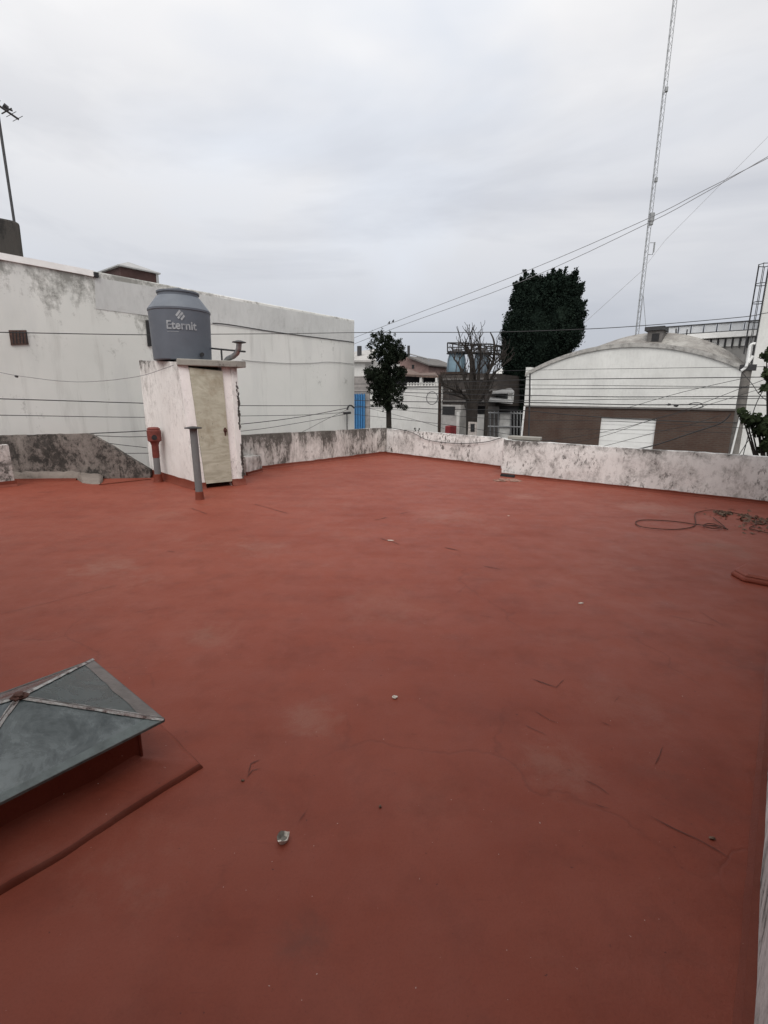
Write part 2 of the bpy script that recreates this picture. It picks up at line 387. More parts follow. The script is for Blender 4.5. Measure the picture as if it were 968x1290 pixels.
        if bevel:
            bv = o.modifiers.new('edge', 'BEVEL'); bv.width = bevel; bv.segments = 2; bv.limit_method = 'ANGLE'; bv.angle_limit = R_(40)
        return o

def rough_wall(P0, P1, h0, h1, thick, side, step=.12, jit=.012, zb=-.02, topfn=None):
    """hand-plastered wall from P0 to P1 (seen face), thickness away from `side`"""
    mb = MB(); d = P1-P0; L = d.length; t = d.normalized(); nrm = side.normalized()
    nx = max(2, int(L/step)); nz = 7
    def grid(off, back):
        base = len(mb.v)
        for i in range(nx+1):
            u = i/nx; h = topfn(u) if topfn else h0+(h1-h0)*u
            q = P0+d*u
            h += jit*.8*noise.noise(Vector((q.x*1.7, q.y*1.7, 4)))+jit*.7*noise.noise(Vector((q.x*7, q.y*7, 9)))
            for k in range(nz+1):
                z = zb+(h-zb)*k/nz
                j = jit*(noise.noise(Vector((q.x*1.3, q.y*1.3, z*1.6+back*9)))+.6*noise.noise(Vector((q.x*5, q.y*5, z*5))))
                if k == nz: j -= .012
                p = q+nrm*(off+(j if not back else -j)); mb.v.append(Vector((p.x, p.y, z)))
        return base
    A = grid(0, 0); B = grid(-thick, 1)
    for i in range(nx):
        for k in range(nz):
            a = A+i*(nz+1)+k; b = B+i*(nz+1)+k; m_ = nz+1
            mb.f.append((a, a+m_, a+m_+1, a+1)); mb.mi.append(0); mb.f.append((b, b+1, b+m_+1, b+m_)); mb.mi.append(0)
        a = A+i*(nz+1)+nz; b = B+i*(nz+1)+nz; m_ = nz+1
        mb.f.append((a, a+m_, b+m_, b)); mb.mi.append(0)
    for i in (0, nx):
        for k in range(nz):
            a = A+i*(nz+1)+k; b = B+i*(nz+1)+k
            mb.f.append((a, a+1, b+1, b)); mb.mi.append(0)
    return mb
def skirting(mb, pts, side_of, out=.06, h=.09, step=.15, zs=0.):
    """red upturned fillet along the foot of a wall"""
    prof = []
    for (P, Q) in zip(pts[:-1], pts[1:]):
        n_ = max(1, int((Q-P).length/step))
        sd = side_of(P, Q)
        base = len(mb.v)
        for i in range(n_+1):
            p = P+(Q-P)*(i/n_)
            j = 1+.14*noise.noise(Vector((p.x*2.3, p.y*2.3, 1)))+.16*noise.noise(Vector((p.x*9, p.y*9, 3)))
            mb.v += [p+sd*(out*(1.1*j))+UP*.002, p+sd*(out*.45)+UP*(h*.4*j), p+sd*.022+UP*(h*j), p-sd*.02+UP*(h*j), p-sd*.02+UP*.002]
        for i in range(n_):
            for k in range(5):
                a = base+i*5+k; b = base+i*5+(k+1) % 5
                mb.f.append((a, b, b+5, a+5)); mb.mi.append(0)
        mb.f.append(tuple(base+k for k in range(5))); mb.mi.append(0)
        mb.f.append(tuple(base+n_*5+k for k in reversed(range(5)))); mb.mi.append(0)
def left_of(P, Q): t = (Q-P).normalized(); return Vector((-t.y, t.x, 0))
def right_of(P, Q): return -left_of(P, Q)
def vz(P, y):
    """height above plan point P at image row y"""
    lo, hi = -5., min(80., H+P.y*3.9)
    for _ in range(60):
        m = (lo+hi)/2; q = CAMROT.transposed() @ (Vector((P.x, P.y, m))-EYE)
        if 645-F*q.y/-q.z > y: lo = m
        else: hi = m
    return m

# ------------------------------------------------------------------ the setting
g = MB(); g.face([(-900, -900, STREET-.05), (900, -900, STREET-.05), (900, 900, STREET-.05), (-900, 900, STREET-.05)])
tag(g.build('ground', M_dirt), kind='structure')
g = MB(); g.box(-90, 90, 14.6, 21.4, STREET-.3, STREET-.03); tag(g.build('road', M_asph), kind='structure')
g = MB(); g.box(-90, 90, 12.4, 14.6, STREET-.3, STREET+.1); tag(g.build('pavement', M_pave), kind='structure')
g = MB(); g.box(-90, 90, 21.4, 24.9, STREET-.3, STREET+.1); tag(g.build('pavement', M_pave), kind='structure')

# flat roof under our feet, with scuffed seams in its membrane
cor = gz(487, 572); j1 = gz(631, 590); j2 = gz(632, 598.5); rend = gz(968, 635)
rw_a = .169
rend2 = onp(968, 635, (rw_a, 0), (rw_a, 1)); rend2.z = 0
tdir = (rend-j2).normalized()
tt = (rw_a - j2.dot(E2))/tdir.dot(E2); rendw = j2+tdir*tt        # where the street parapet meets the side wall
outline = [W(rw_a+.2, -6), rendw+tdir*.1+E1*.1, j2+E1*.1, j1+E1*.1, cor+E1*.12-E2*.12, W(-9.62, 5.0), W(-12.6, 5.0), W(-12.6, -6)]
mb = MB(); mb.solid([Vector((p.x, p.y, STREET)) for p in outline], [Vector((p.x, p.y, 0)) for p in outline], 0)
def seam(pts, w=.008, z=.004):
    P = [gz(*q) for q in pts]
    # densify and wobble
    Q = []
    for A_, B_ in zip(P[:-1], P[1:]):
        n_ = max(2, int((B_-A_).length/.04))
        for i in range(n_):
            q = A_+(B_-A_)*(i/n_); q = q+Vector((noise.noise(q*6), noise.noise(q*6+Vector((5, 5, 5))), 0))*.012; Q.append(q)
    Q.append(P[-1])
    for i in range(len(Q)-1):
        t = (Q[i+1]-Q[i]).normalized(); n_ = Vector((-t.y, t.x, 0))
        w0 = w*(.35+.9*abs(noise.noise(Q[i]*9))) if i else 0; w1 = w*(.35+.9*abs(noise.noise(Q[i+1]*9))) if i < len(Q)-2 else 0
        a = [Q[i]+n_*w0, Q[i]-n_*w0, Q[i+1]-n_*w1, Q[i+1]+n_*w1]
        mb.face([Vector((p.x, p.y, z)) for p in a], 1)
for s_ in ([(470, 656), (480, 654), (489, 651.5)], [(503, 648), (515, 645)], [(320, 635), (345, 642), (363, 647)], [(478, 678), (498, 684), (506, 687)],
           [(608, 713), (632, 718)], [(672, 895), (690, 905), (706, 912)], [(660, 912), (675, 920), (690, 927)], [(668, 855), (688, 862), (700, 866), (712, 856)],
           [(753, 908), (772, 916)], [(735, 982), (752, 990), (769, 1003)], [(826, 965), (836, 940)], [(812, 1025), (850, 1045), (880, 1060), (925, 1085)],
           [(775, 886), (781, 877)], [(712, 970), (720, 971)], [(314, 977), (318, 962), (329, 957)], [(312, 980), (320, 970), (330, 968)], [(0, 774), (60, 760), (150, 737)],
           [(840, 775), (905, 790)], [(600, 775), (625, 779)], [(880, 770), (915, 790)], [(375, 1037), (388, 1020)], [(240, 640), (262, 648)], [(560, 690), (580, 694)], [(745, 1012), (770, 1020)], [(170, 772), (205, 765)], [(210, 694), (222, 696)]):
    seam(s_, .010 if s_[0][1] < 760 else .0032)
tag(mb.build('roof_deck', [M_roof, M_seam]), kind='structure')

# ------------------------------------------------------------------ parapets
parL0 = W(-9.47, 6.3)
hc = vz(cor, 539); hl = vz(gz(306, 594), 548)
P_left = parL0
o = rough_wall(P_left, cor+E1*.1, hl, hc, .16, E2).build('parapet_wall', M_parL, smooth=True)
tag(o, 'mouldy black-streaked white parapet along the far left side, in front of the big pale wall', 'parapet', 'weathered parapets round the red roof')
mb = MB(); skirting(mb, [P_left+E1*.4, cor], right_of, .06, .085); mb.build('skirting', M_skirt, o, smooth=True)
side2 = right_of(cor, j1)
o = rough_wall(cor-(j1-cor).normalized()*.13, j1+(j1-cor).normalized()*.06, vz(cor, 540), vz(j1, 552), .15, side2, jit=.012).build('parapet_wall', M_par, smooth=True)
tag(o, 'white speckled parapet section from the far corner to the jog, with a cable sagging across it', 'parapet', 'weathered parapets round the red roof')
mb = MB(); skirting(mb, [cor, j1], right_of, .05, .07); mb.build('skirting', M_skirt, o, smooth=True)
side3 = right_of(j2, rendw)
o = rough_wall(j2, rendw, vz(j2, 554.5), vz(rend, 577), .22, side3, jit=.014).build('parapet_wall', M_par, smooth=True)
tag(o, 'white parapet with grey stains running right of the jog, below the arched warehouse', 'parapet', 'weathered parapets round the red roof')
mb = MB(); skirting(mb, [j2, rendw], right_of, .05, .055); mb.build('skirting', M_skirt, o, smooth=True)
rough_wall(j1+(j1-cor).normalized()*.03, j2+E1*.1+E2*.03, vz(j1, 552), vz(j2, 554.5)-.01, .18, -E2, jit=.01).build('return_wall', M_par, o, smooth=True)
# cap stone lump on the jog
mb = MB(); q0 = j2+E1*.2
P = onp(648, 552, ab(j2+E1*.25)[:2], ab(rendw+E1*.25)[:2])
mb.extr([W(*ab(j2+E1*.19)[:2], .80), W(*ab(j2+E1*.19+tdir*.75)[:2], .80), W(*ab(j2+E1*.42+tdir*.7)[:2], .80), W(*ab(j2+E1*.42)[:2], .80)], UP*.075)
tag(mb.build('coping_slab', M_slabc, bevel=.015), 'thin grey coping slab lying behind the parapet jog', 'slab')

# right hand wall beside the viewer
P0 = W(rw_a, -6); P1 = W(rw_a, ab(rendw)[1]+.25)
o = rough_wall(P0, P1, 4.6, 4.6, .2, -E2, jit=.01, step=.2).build('side_wall', M_rw, smooth=True)
tag(o, 'tall white boundary wall with black diagonal streaks at the lower right edge', 'wall')
mb = MB(); skirting(mb, [P0, P1], left_of, .035, .055); mb.build('skirting', M_skirt, o, smooth=True)

# unseen block added behind the viewer to shade the near roof
rh = empty('shade_block', W(-2.4, -3.2, 0), 'plain white unseen block added behind the viewpoint to shade the near roof', 'building')
mb = MB(); mb.box(-6.5, rw_a-.01, -5.9, -1.7, .0, 5.2); mb.build('wall', M_rw, rh, bevel=.02)
# raised red hump against that wall
mb = MB(); hb = gz(944, 738); L0 = gz(919, 724); 
hp = [gz(919, 724), gz(935, 733), gz(968, 739.5), gz(1010, 744), gz(1010, 722), gz(968, 716), gz(938, 714)]
inner = [p+(sum(hp, Vector())/7-p)*.22+UP*.07 for p in hp]
mid_ = [p+(sum(hp, Vector())/7-p)*.07+UP*.05 for p in hp]
mb.solid(hp, mid_); mb.solid([p+UP*.001 for p in mid_], inner)
tag(mb.build('roof_upstand', M_roof, smooth=False, bevel=.02), 'low red painted raised block on the roof at the right edge', 'raised block')

# ------------------------------------------------------------------ mouldy stair gable and pier on the left
g0 = gz(0, 605); g1 = gz(190, 602); gd = (g1-g0).normalized(); gs = right_of(g0, g1)
G0 = g0-gd*1.5
pa, pb = ab(G0)[:2], ab(g1)[:2]
tm = onp(112, 546, pa, pb); t0 = onp(0, 550, pa, pb); tr = onp(190, 592, pa, pb)
Lg = (g1-G0).length; um = (Vector((tm.x, tm.y, 0))-G0).length/Lg
def gtop(u):
    if u < um: return t0.z+(tm.z-t0.z)*max(0, (u-.2)/(um-.2))
    return tm.z+(tr.z-tm.z)*(u-um)/(1-um)
o = rough_wall(G0, g1, 0, 0, .16, gs, step=.08, jit=.018, topfn=gtop).build('stair_gable_wall', M_gable, smooth=True)
tag(o, 'dark mouldy bare wall with a top that slopes down to the white tank room', 'wall')
mb = MB(); base = len(mb.v); foot_px = ((18, 604.5), (40, 604), (70, 603.5), (93, 603), (99, 605), (104, 608.5), (116, 610), (126, 610), (131, 606))
n_ = 0
for (A_, B_) in zip(foot_px[:-1], foot_px[1:]):
    for q in range(4):
        x = A_[0]+(B_[0]-A_[0])*q/4; y = A_[1]+(B_[1]-A_[1])*q/4; p = gz(x, y); b2 = onp(x, y, pa, pb); b2 = Vector((b2.x, b2.y, 0)); p = p if (p-b2).dot(gs) > .12 else b2+gs*.12; j_ = 1+.3*noise.noise(p*5)+.15*noise.noise(p*14)
        back = onp(x, y, pa, pb); back = Vector((back.x, back.y, 0))-gs*.05; zz = (.17-.10*max(0, (x-85)/45))*j_
        mb.v += [p, p+UP*zz*.5+(back-p)*.12, p+(back-p)*.45+UP*zz*.9, back+UP*zz*1.08, back]; n_ += 1
for i in range(n_-1):
    for k in range(5): a = base+i*5+k; b = base+i*5+(k+1) % 5; mb.f.append((a, b, b+5, a+5)); mb.mi.append(0)
mb.f.append(tuple(base+k for k in range(5))); mb.mi.append(0); mb.f.append(tuple(base+(n_-1)*5+k for k in reversed(range(5)))); mb.mi.append(0)
mb.build('plaster_ledge', M_ledge, o, smooth=True)
mb = MB(); skirting(mb, [gz(18, 606), gz(97, 605)], right_of, .06, .04); skirting(mb, [gz(125, 611), gz(190, 604)], right_of, .04, .015)
mb.build('skirting', M_skirt, o, smooth=True)
pw = gz(19.5, 612); ph = vz(pw, 561)
o = rough_wall(pw-E1*2.2, pw, ph+.03, ph, .18, E2, jit=.014).build('pier_wall', M_pier, smooth=True)
tag(o, 'short white flaking pier cut by the left edge, before the mouldy gable', 'wall')
mb = MB(); skirting(mb, [pw-E1*2.2, pw+E1*.03], right_of, .06, .10); mb.build('skirting', M_skirt, o, smooth=True)

# ------------------------------------------------------------------ tank room
SZ = 2.31
Cb, Rb, Lb, Bb = W(-8.21, 4.64, 0), W(-8.06, 5.56, 0), W(-10.42, 4.86, 0), W(-10.35, 5.75, 0)
Ct, Rt, Lt, Bt = W(-8.53, 4.62, 2.26), W(-8.19, 5.63, 2.19), W(-10.4, 4.84, 2.37), W(-10.4, 5.75, 2.2)
SA1, SB0, SB1 = -8.2, 4.62, 5.6
shed = empty('tank_room', W(-9.3, 5.2, 0), 'small white limewashed tank room with a plywood door and flat slab roof', 'shed')
def bil(P, u, v):            # P: four corners (bottom left, bottom right, top right, top left)
    return (P[0]*(1-u)+P[1]*u)*(1-v)+(P[3]*(1-u)+P[2]*u)*v
def patch(P, u0, u1, v0, v1, d, nu, nv, jit):
    # plastered panel of a wall face: front grid with hand-made unevenness, pushed back by vector d
    mb = MB(); g_ = []
    for side in (0, 1):
        for i in range(nu+1):
            for k in range(nv+1):
                p = bil(P, u0+(u1-u0)*i/nu, v0+(v1-v0)*k/nv)
                if side == 0: p = p-d.normalized()*jit*(noise.noise(p*1.6)+.6*noise.noise(p*5.5)+.3*noise.noise(p*14))
                mb.v.append(p+d*side)
    m_ = nv+1; o2 = (nu+1)*m_
    def F_(*q): mb.f.append(q); mb.mi.append(0)
    for i in range(nu):
        for k in range(nv): a = i*m_+k; F_(a, a+m_, a+m_+1, a+1); F_(o2+a, o2+a+1, o2+a+m_+1, o2+a+m_)
    for i in range(nu):
        for k in (0, nv): a = i*m_+k; F_(a, a+m_, o2+a+m_, o2+a)
    for k in range(nv):
        for i in (0, nu): a = i*m_+k; F_(a, a+1, o2+a+1, o2+a)
    return mb
FF = (Cb, Rb, Rt, Ct); fin = -E2*.13+E1*.02
patch((Lb, Cb, Ct, Lt), 0, 1, 0, 1, E1*.13, 26, 26, .012).build('wall', M_shed, shed, smooth=True)
patch((Rb, Bb, Bt, Rt), 0, 1, 0, 1, -E1*.12, 8, 8, .008).build('wall', M_shed, shed, smooth=True)
patch((Bb, Lb, Lt, Bt), 0, 1, 0, 1, E2*.12, 8, 8, .008).build('wall', M_shed, shed, smooth=True)
U0, U1 = .185, .735
patch(FF, .02, U0, 0, 1, fin, 4, 22, .010).build('door_jamb', M_shedd, shed, smooth=True)
patch(FF, U1, .985, 0, 1, fin, 6, 22, .012).build('door_jamb', M_shedd, shed, smooth=True)
mb = patch(FF, U0+.003, U1-.003, .04, .965, -fin*.22, 10, 30, .004); dr = mb.build('door', M_door, shed, smooth=True)
mb = MB(); hp_ = bil(FF, U1-.055, .475)-fin*.22; on_ = -fin.normalized()
mb.tube([hp_, hp_+on_*.03], .035, 8); mb.tube([hp_+on_*.02, hp_+on_*.07], .016, 8); mb.tube([hp_+UP*-.10, hp_+UP*.05+on_*.012], .018, 6); mb.build('handle', M_rust, dr)
mb = MB(); sl_ = [W(-8.47, 4.60, 2.2), W(-7.99, 5.70, 2.2), W(-10.36, 6.0, 2.2), W(-10.36, 5.10, 2.2), W(-8.9, 4.82, 2.2)]
mb.solid(sl_, [p+UP*.115 for p in sl_]); mb.build('roof_slab', M_slabc, shed, bevel=.014)
mb = MB()          # flaked black arris beside the door
for i in range(34):
    v = .08+.88*i/34
    if noise.noise(Vector((v*6, 2, 0))) < -.18: continue
    p = bil(FF, .985+random.gauss(0, .006), v)+on_*.002
    mb.blob(p, .013+.016*random.random(), (1, 1, random.uniform(1.6, 3.5)), .8, i, 7, 6)
mb.build('flaked_arris', plain('mould_black', (.06, .053, .05), .95, 0, .4, 20), shed, smooth=True)
mb = MB(); skirting(mb, [Lb, Cb+E2*.02], right_of, .065, .14); skirting(mb, [Cb, Cb.lerp(Rb, U0)], right_of, .06, .12); skirting(mb, [Cb.lerp(Rb, U1), Rb+(Rb-Cb)*.03], right_of, .07, .12)
mb.build('skirting', M_skirt, shed, smooth=True)

# low stub of masonry beside it
s0 = gz(311, 599); s1 = gz(330, 594)
mb = rough_wall(s0, s1, .40, .36, .3, E2, jit=.03, step=.06)
o = mb.build('masonry_stub', M_parL, smooth=True); tag(o, 'low flaking masonry stub between the tank room and the left parapet', 'stub wall')
mb = MB(); skirting(mb, [s0, s1], right_of, .04, .07); mb.build('skirting', M_skirt, o, smooth=True)

# water tank
tb = onp(230, 440, (-9.1, 0), (-9.1, 1)); TC = Vector((tb.x, tb.y, SZ))
def prj(P):
    q = CAMROT.transposed() @ (P-EYE); return 484+F*q.x/-q.z, 645-F*q.y/-q.z
dist = math.hypot(TC.x, TC.y)
# radius from the seen width: tangent angle between the two silhouette rays at mid height
dl = ray(189.5, 420); dr_ = ray(267.5, 425)
ang = (math.atan2(dr_.x, dr_.y)-math.atan2(dl.x, dl.y))/2
TR = dist*math.sin(ang)
zt = lambda y: vz(TC, y)-SZ
h_body = zt(393); h_neck = zt(375.5); h_top = zt(369)
tank = empty('water_tank', TC, 'big grey plastic water tank with faded white lettering on the tank room roof', 'water tank')
mb = MB(); mb.lathe(TC, [(TR*.93, .005), (TR*.955, .02), (TR*.985, h_body*.6), (TR*1.0, h_body-.03), (TR*1.02, h_body-.02), (TR*1.02, h_body+.012)], 56)
body = mb.build('tank_body', M_tank, tank, smooth=True)
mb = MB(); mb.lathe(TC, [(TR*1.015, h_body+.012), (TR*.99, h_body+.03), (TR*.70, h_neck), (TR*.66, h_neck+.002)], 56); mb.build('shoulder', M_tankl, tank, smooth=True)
mb = MB(); mb.lathe(TC, [(TR*.66, h_neck), (TR*.66, h_top-.03), (TR*.69, h_top-.03), (TR*.69, h_top), (TR*.45, h_top+.03), (.05, h_top+.045)], 48); lid = mb.build('lid', M_tank, tank, smooth=True)
mb = MB(); mb.lathe(TC, [(.07, h_top+.04), (.07, h_top+.075), (.04, h_top+.085)], 16); mb.build('knob', M_tank, lid, smooth=True)
vd = onp(259, 447, ab(TC)[:2], (ab(TC)[0]+1, ab(TC)[1]+1.0)); 
ang_o = math.atan2(-TC.y, -TC.x)
def on_tank(dx, z, r):                # arc distance dx to the right as seen
    a = ang_o + .03 + dx/r; return Vector((TC.x+math.cos(a)*r, TC.y+math.sin(a)*r, z))
mb = MB(); p = on_tank(TR*.62, SZ+.11, TR*.985); q = on_tank(TR*.62, SZ+.11, TR*.985+.07)
mb.tube([p, q], .035, 10); mb.build('outlet_fitting', M_black, tank)
# printed name and emblem, laid on the curved body
cu = bpy.data.curves.new('print', 'FONT'); cu.body = 'Eternit'; cu.size = .23; cu.align_x = 'CENTER'; cu.offset = .0055
to = bpy.data.objects.new('print', cu); COL.objects.link(to)
bpy.context.view_layer.update()
tm_ = bpy.data.meshes.new_from_object(to.evaluated_get(bpy.context.evaluated_depsgraph_get()))
bpy.data.objects.remove(to)
mb = MB(); zt0 = SZ+zt(419); rr = TR*.995+.006
xs = [v.co.x for v in tm_.vertices]; wd = max(xs)-min(xs); sx = .52/wd
for pl in tm_.polygons:
    mb.face([on_tank(tm_.vertices[i].co.x*sx-.0, zt0+tm_.vertices[i].co.y*sx*1.05, rr) for i in pl.vertices])
zc = zt0+.245
def dia(cx, cz, w_, h_):
    # leaning bar with parallel ends
    return [(cx-w_, cz-h_), (cx-w_+.055, cz-h_-.055), (cx+w_, cz+h_), (cx+w_-.055, cz+h_+.055)]
for (cx, cz, L_) in ((-.035, .035, .055), (.0, .0, .062), (.035, -.035, .045)):
    pts = [(cx-L_, cz-L_*.9), (cx-L_+.026, cz-L_*.9-.026), (cx+L_*.7+.006, cz+L_*.7-.020), (cx+L_*.7-.020, cz+L_*.7+.006)]
    mb.face([on_tank(x_, zc+z_, rr) for x_, z_ in pts])
mb.face([on_tank(x_, zt0-.05+z_, rr) for x_, z_ in ((-.25, 0), (-.05, 0), (-.05, .006), (-.25, .006))])
mb.build('lettering', M_logo, body)

# flue elbow and rail on the tank room roof
e_p = W(SA1-.12, SB1-.20, SZ)
def roofpt(x, y, b=SB1-.08): return onb(x, y, b)
fl = empty('flue_pipe', roofpt(290, 455), 'bent galvanised flue with a dark flat cap beside the grey tank', 'flue')
pts = [roofpt(284, 456), roofpt(288, 451.5), roofpt(294, 449), roofpt(299, 444.5), roofpt(301, 439), roofpt(301.5, 432)]
# smooth the bend
sm = []
for i in range(len(pts)-1):
    for k in range(3): sm.append(pts[i].lerp(pts[i+1], k/3))
sm.append(pts[-1]); sm[0].z = SZ-.01
mb = MB(); mb.tube(sm, .048, 14); mb.build('pipe', M_metal, fl, smooth=True)
cp = pts[-1]; mb = MB(); mb.lathe(cp, [(.05, -.01), (.125, .005), (.12, .018), (.03, .045)], 20); mb.build('cap', M_dmetal, fl, smooth=True)
mb = MB(); A_ = roofpt(266, 438.8); B_ = roofpt(309, 443)
mb.tube([A_, B_], .016, 8); C_ = roofpt(279, 440); mb.tube([C_, Vector((C_.x, C_.y, SZ))], .018, 8)
tag(mb.build('pipe_rail', M_dmetal, smooth=True), 'thin black pipe rail on one post between tank and flue', 'pipe')

# roof vent pipes
rp = gz(200, 607); rz = vz(rp, 538); rn = vz(rp, 557)
vp = empty('vent_pipe', rp, 'red capped vent pipe standing against the white tank room', 'vent pipe')
mb = MB(); mb.lathe(rp, [(.07, 0), (.072, .12), (.062, .13), (.06, .48)], 18); mb.build('pipe', M_greypipe, vp, smooth=True)
mb = MB(); mb.lathe(rp, [(.095, 0), (.08, .04), (.077, .155), (.072, .16)], 18); mb.build('collar', M_skirt, vp, smooth=True)
M_cowl = plain('red_oxide_paint', (.15, .036, .028), .7, 0, .3, 12)
mb = MB(); mb.lathe(rp, [(.061, .48), (.066, .5), (.066, rn-.06), (.085, rn), (.125, rn+.03), (.13, rz-.07), (.115, rz-.055), (.118, rz-.03), (.085, rz-.004), (.03, rz)], 20); cw = mb.build('cowl', M_cowl, vp, smooth=True)
mb = MB(); dv = Vector((.42, -.9, 0)).normalized(); c_ = rp+UP*(rn+.10)
mb.tube([c_+dv*.10, c_+dv*.135], .05, 10); mb.build('cowl_opening', M_slot, cw)
gp = gz(252, 629); gt = vz(gp, 538); 
vp = empty('vent_pipe', gp, 'slim grey vent pipe with a flat disc cap in front of the plywood door', 'vent pipe')
lean = Vector((-.02, 0.0, 0))
mb = MB(); mb.tube([gp+UP*.0, gp+lean+UP*(gt-.02)], .058, 16); mb.build('pipe', M_greypipe, vp, smooth=True)
mb = MB(); mb.lathe(gp, [(.074, 0), (.068, .03), (.064, .13), (.058, .135)], 18); mb.build('collar', M_skirt, vp, smooth=True)
mb = MB(); mb.lathe(gp+lean, [(.04, gt-.06), (.06, gt-.03), (.135, gt-.022), (.135, gt-.008), (.03, gt+.012)], 20); mb.build('cap', M_dmetal, vp, smooth=True)

# ------------------------------------------------------------------ skylight
ka0, ka1, kb0, kb1, kz, kap = -2.74, -1.95, .03, .86, .25, .405
ac, bc = (ka0+ka1)/2-.0, (kb0+kb1)/2
sk = empty('skylight', W(ac, bc, 0), 'pyramid glass skylight with peeling frame on a red kerb at lower left', 'skylight')
mb = MB()
def ring(a0, a1, b0, b1, z): return [W(a0, b0, z), W(a1, b0, z), W(a1, b1, z), W(a0, b1, z)]
secs = [(0., 0.), (.004, .012), (.012, .024), (.035, .033), (.10, .042), (.165, .052), (.195, .064), (.22, .085)]
oa0, oa1, ob0, ob1 = -2.86, -1.822, -.12, .968
loop = []; ns_ = 40
for (c0_, c1_) in (((oa0, ob0), (oa1, ob0)), ((oa1, ob0), (oa1, ob1)), ((oa1, ob1), (oa0, ob1)), ((oa0, ob1), (oa0, ob0))):
    for i in range(ns_): loop.append((c0_[0]+(c1_[0]-c0_[0])*i/ns_, c0_[1]+(c1_[1]-c0_[1])*i/ns_))
cxp, cyp = (oa0+oa1)/2, (ob0+ob1)/2; base = len(mb.v); nl = len(loop)
for k, (ins_, z) in enumerate(secs):
    for (a, b) in loop:
        fa = 1-ins_/((oa1-oa0)/2); fb = 1-ins_/((ob1-ob0)/2)
        p = W(cxp+(a-cxp)*fa, cyp+(b-cyp)*fb, 0); wv = noise.noise(p*3.1)*.016+noise.noise(p*9)*.007
        o_ = (W(a, b)-W(cxp, cyp)).normalized(); p = p+o_*(wv if k < 5 else wv*.4)
        mb.v.append(p+UP*(z*(1+.3*noise.noise(p*5)+.12*noise.noise(p*16)) if k else 0.))
for k in range(len(secs)-1):
    for i in range(nl): mb.f.append((base+k*nl+i, base+k*nl+(i+1) % nl, base+(k+1)*nl+(i+1) % nl, base+(k+1)*nl+i)); mb.mi.append(1 if k < 2 else 0)
mb.build('plinth', [M_roof, M_edgep], sk, smooth=True)
mb = MB(); mb.solid(ring(-2.66, -2.035, .07, .785, .06), ring(-2.66, -2.035, .07, .785, .225)); mb.box(-2.045, -2.028, .775, .79, .06, .215); mb.build('kerb', M_skirt, sk, bevel=.01)
cs = [W(ka0, kb0, kz), W(ka1, kb0, kz), W(ka1, kb1, kz), W(ka0, kb1, kz)]; ap = W(ac, bc, kap)
for k in range(4):
    A_, B_ = cs[k], cs[(k+1) % 4]
    mb = MB(); th_ = UP*-.006
    nrm = (B_-A_).cross(ap-A_).normalized()
    ins = lambda p: p
    nn_ = 8; mb.solid([A_+th_, B_+th_, ap+th_], [A_, B_, ap])
    mb.build('pane', M_glass_shaded if k == 2 else M_glass, sk)  # back pane takes the glass with shade painted into its colour
mb = MB()
for c_ in cs:
    d_ = (ap-c_); n2 = d_.cross(UP).normalized(); steps = 26; base = len(mb.v); upn = n2.cross(d_).normalized()
    for i in range(steps+1):
        p = c_+d_*(i/steps*.98); j = noise.noise(p*30)
        w_ = .0135*(1+.3*j); mb.v += [p-n2*w_+upn*.001, p-n2*w_*.28+upn*(.007+.003*j), p+n2*w_*.28+upn*(.007-.003*j), p+n2*w_+upn*.001]
    for i in range(steps):
        for k in range(3):
            a = base+i*4+k; mb.f.append((a, a+1, a+5, a+4)); mb.mi.append(1 if k == 1 else 0)
mb.build('hip_bars', [M_putty, M_dgray], sk, smooth=False)
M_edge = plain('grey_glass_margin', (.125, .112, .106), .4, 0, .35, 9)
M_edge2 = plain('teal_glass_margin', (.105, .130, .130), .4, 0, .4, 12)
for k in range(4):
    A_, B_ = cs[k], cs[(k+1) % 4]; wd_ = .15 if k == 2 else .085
    mb = MB(); nrm = (B_-A_).cross(ap-A_).normalized(); n_ = 24; base = len(mb.v)
    for i in range(n_+1):
        t = i/n_; p = A_.lerp(B_, t); tw = wd_*(1+.18*noise.noise(p*9)+.25*noise.noise(p*2.2)); tw = min(tw, 2*min(t, 1-t)+.0)
        mb.v += [p+nrm*.0015, p.lerp(ap.lerp(p+(ap-(A_+B_)/2), .0), 0)+(ap-(A_+B_)/2)*tw+nrm*.0015]
    for i in range(n_): a = base+i*2; mb.f.append((a, a+2, a+3, a+1)); mb.mi.append(0)
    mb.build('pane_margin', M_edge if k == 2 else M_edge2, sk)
mb = MB()
for k in range(4):
    A_, B_ = cs[k], cs[(k+1) % 4]; out = (A_+B_)/2-W(ac, bc, kz); out.z = 0; out.normalize()
    mb.solid([A_+UP*-.010, B_+UP*-.010, B_+out*.004+UP*-.010, A_+out*.004+UP*-.010], [A_+UP*.002, B_+UP*.002, B_+out*.004+UP*.001, A_+out*.004+UP*.001])
mb.build('eave_frame', plain('dull_edge', (.09, .10, .098), .55, 0, .4, 18), sk)
mb = MB(); mb.blob(ap+UP*.005, .022, (1.35, 1.2, .5), .35, 3, 14, 10); mb.build('apex_cap', M_rust, sk, smooth=True)

# ------------------------------------------------------------------ small things lying on the roof
def bit(name, x, y, r, sq, mat, label, cat, seed, group=None):
    mb = MB(); p = gz(x, y); mb.blob(p+UP*r*sq[2]*.85, r, sq, .35, seed); o = mb.build(name, mat, smooth=True); tag(o, label, cat, group); return o
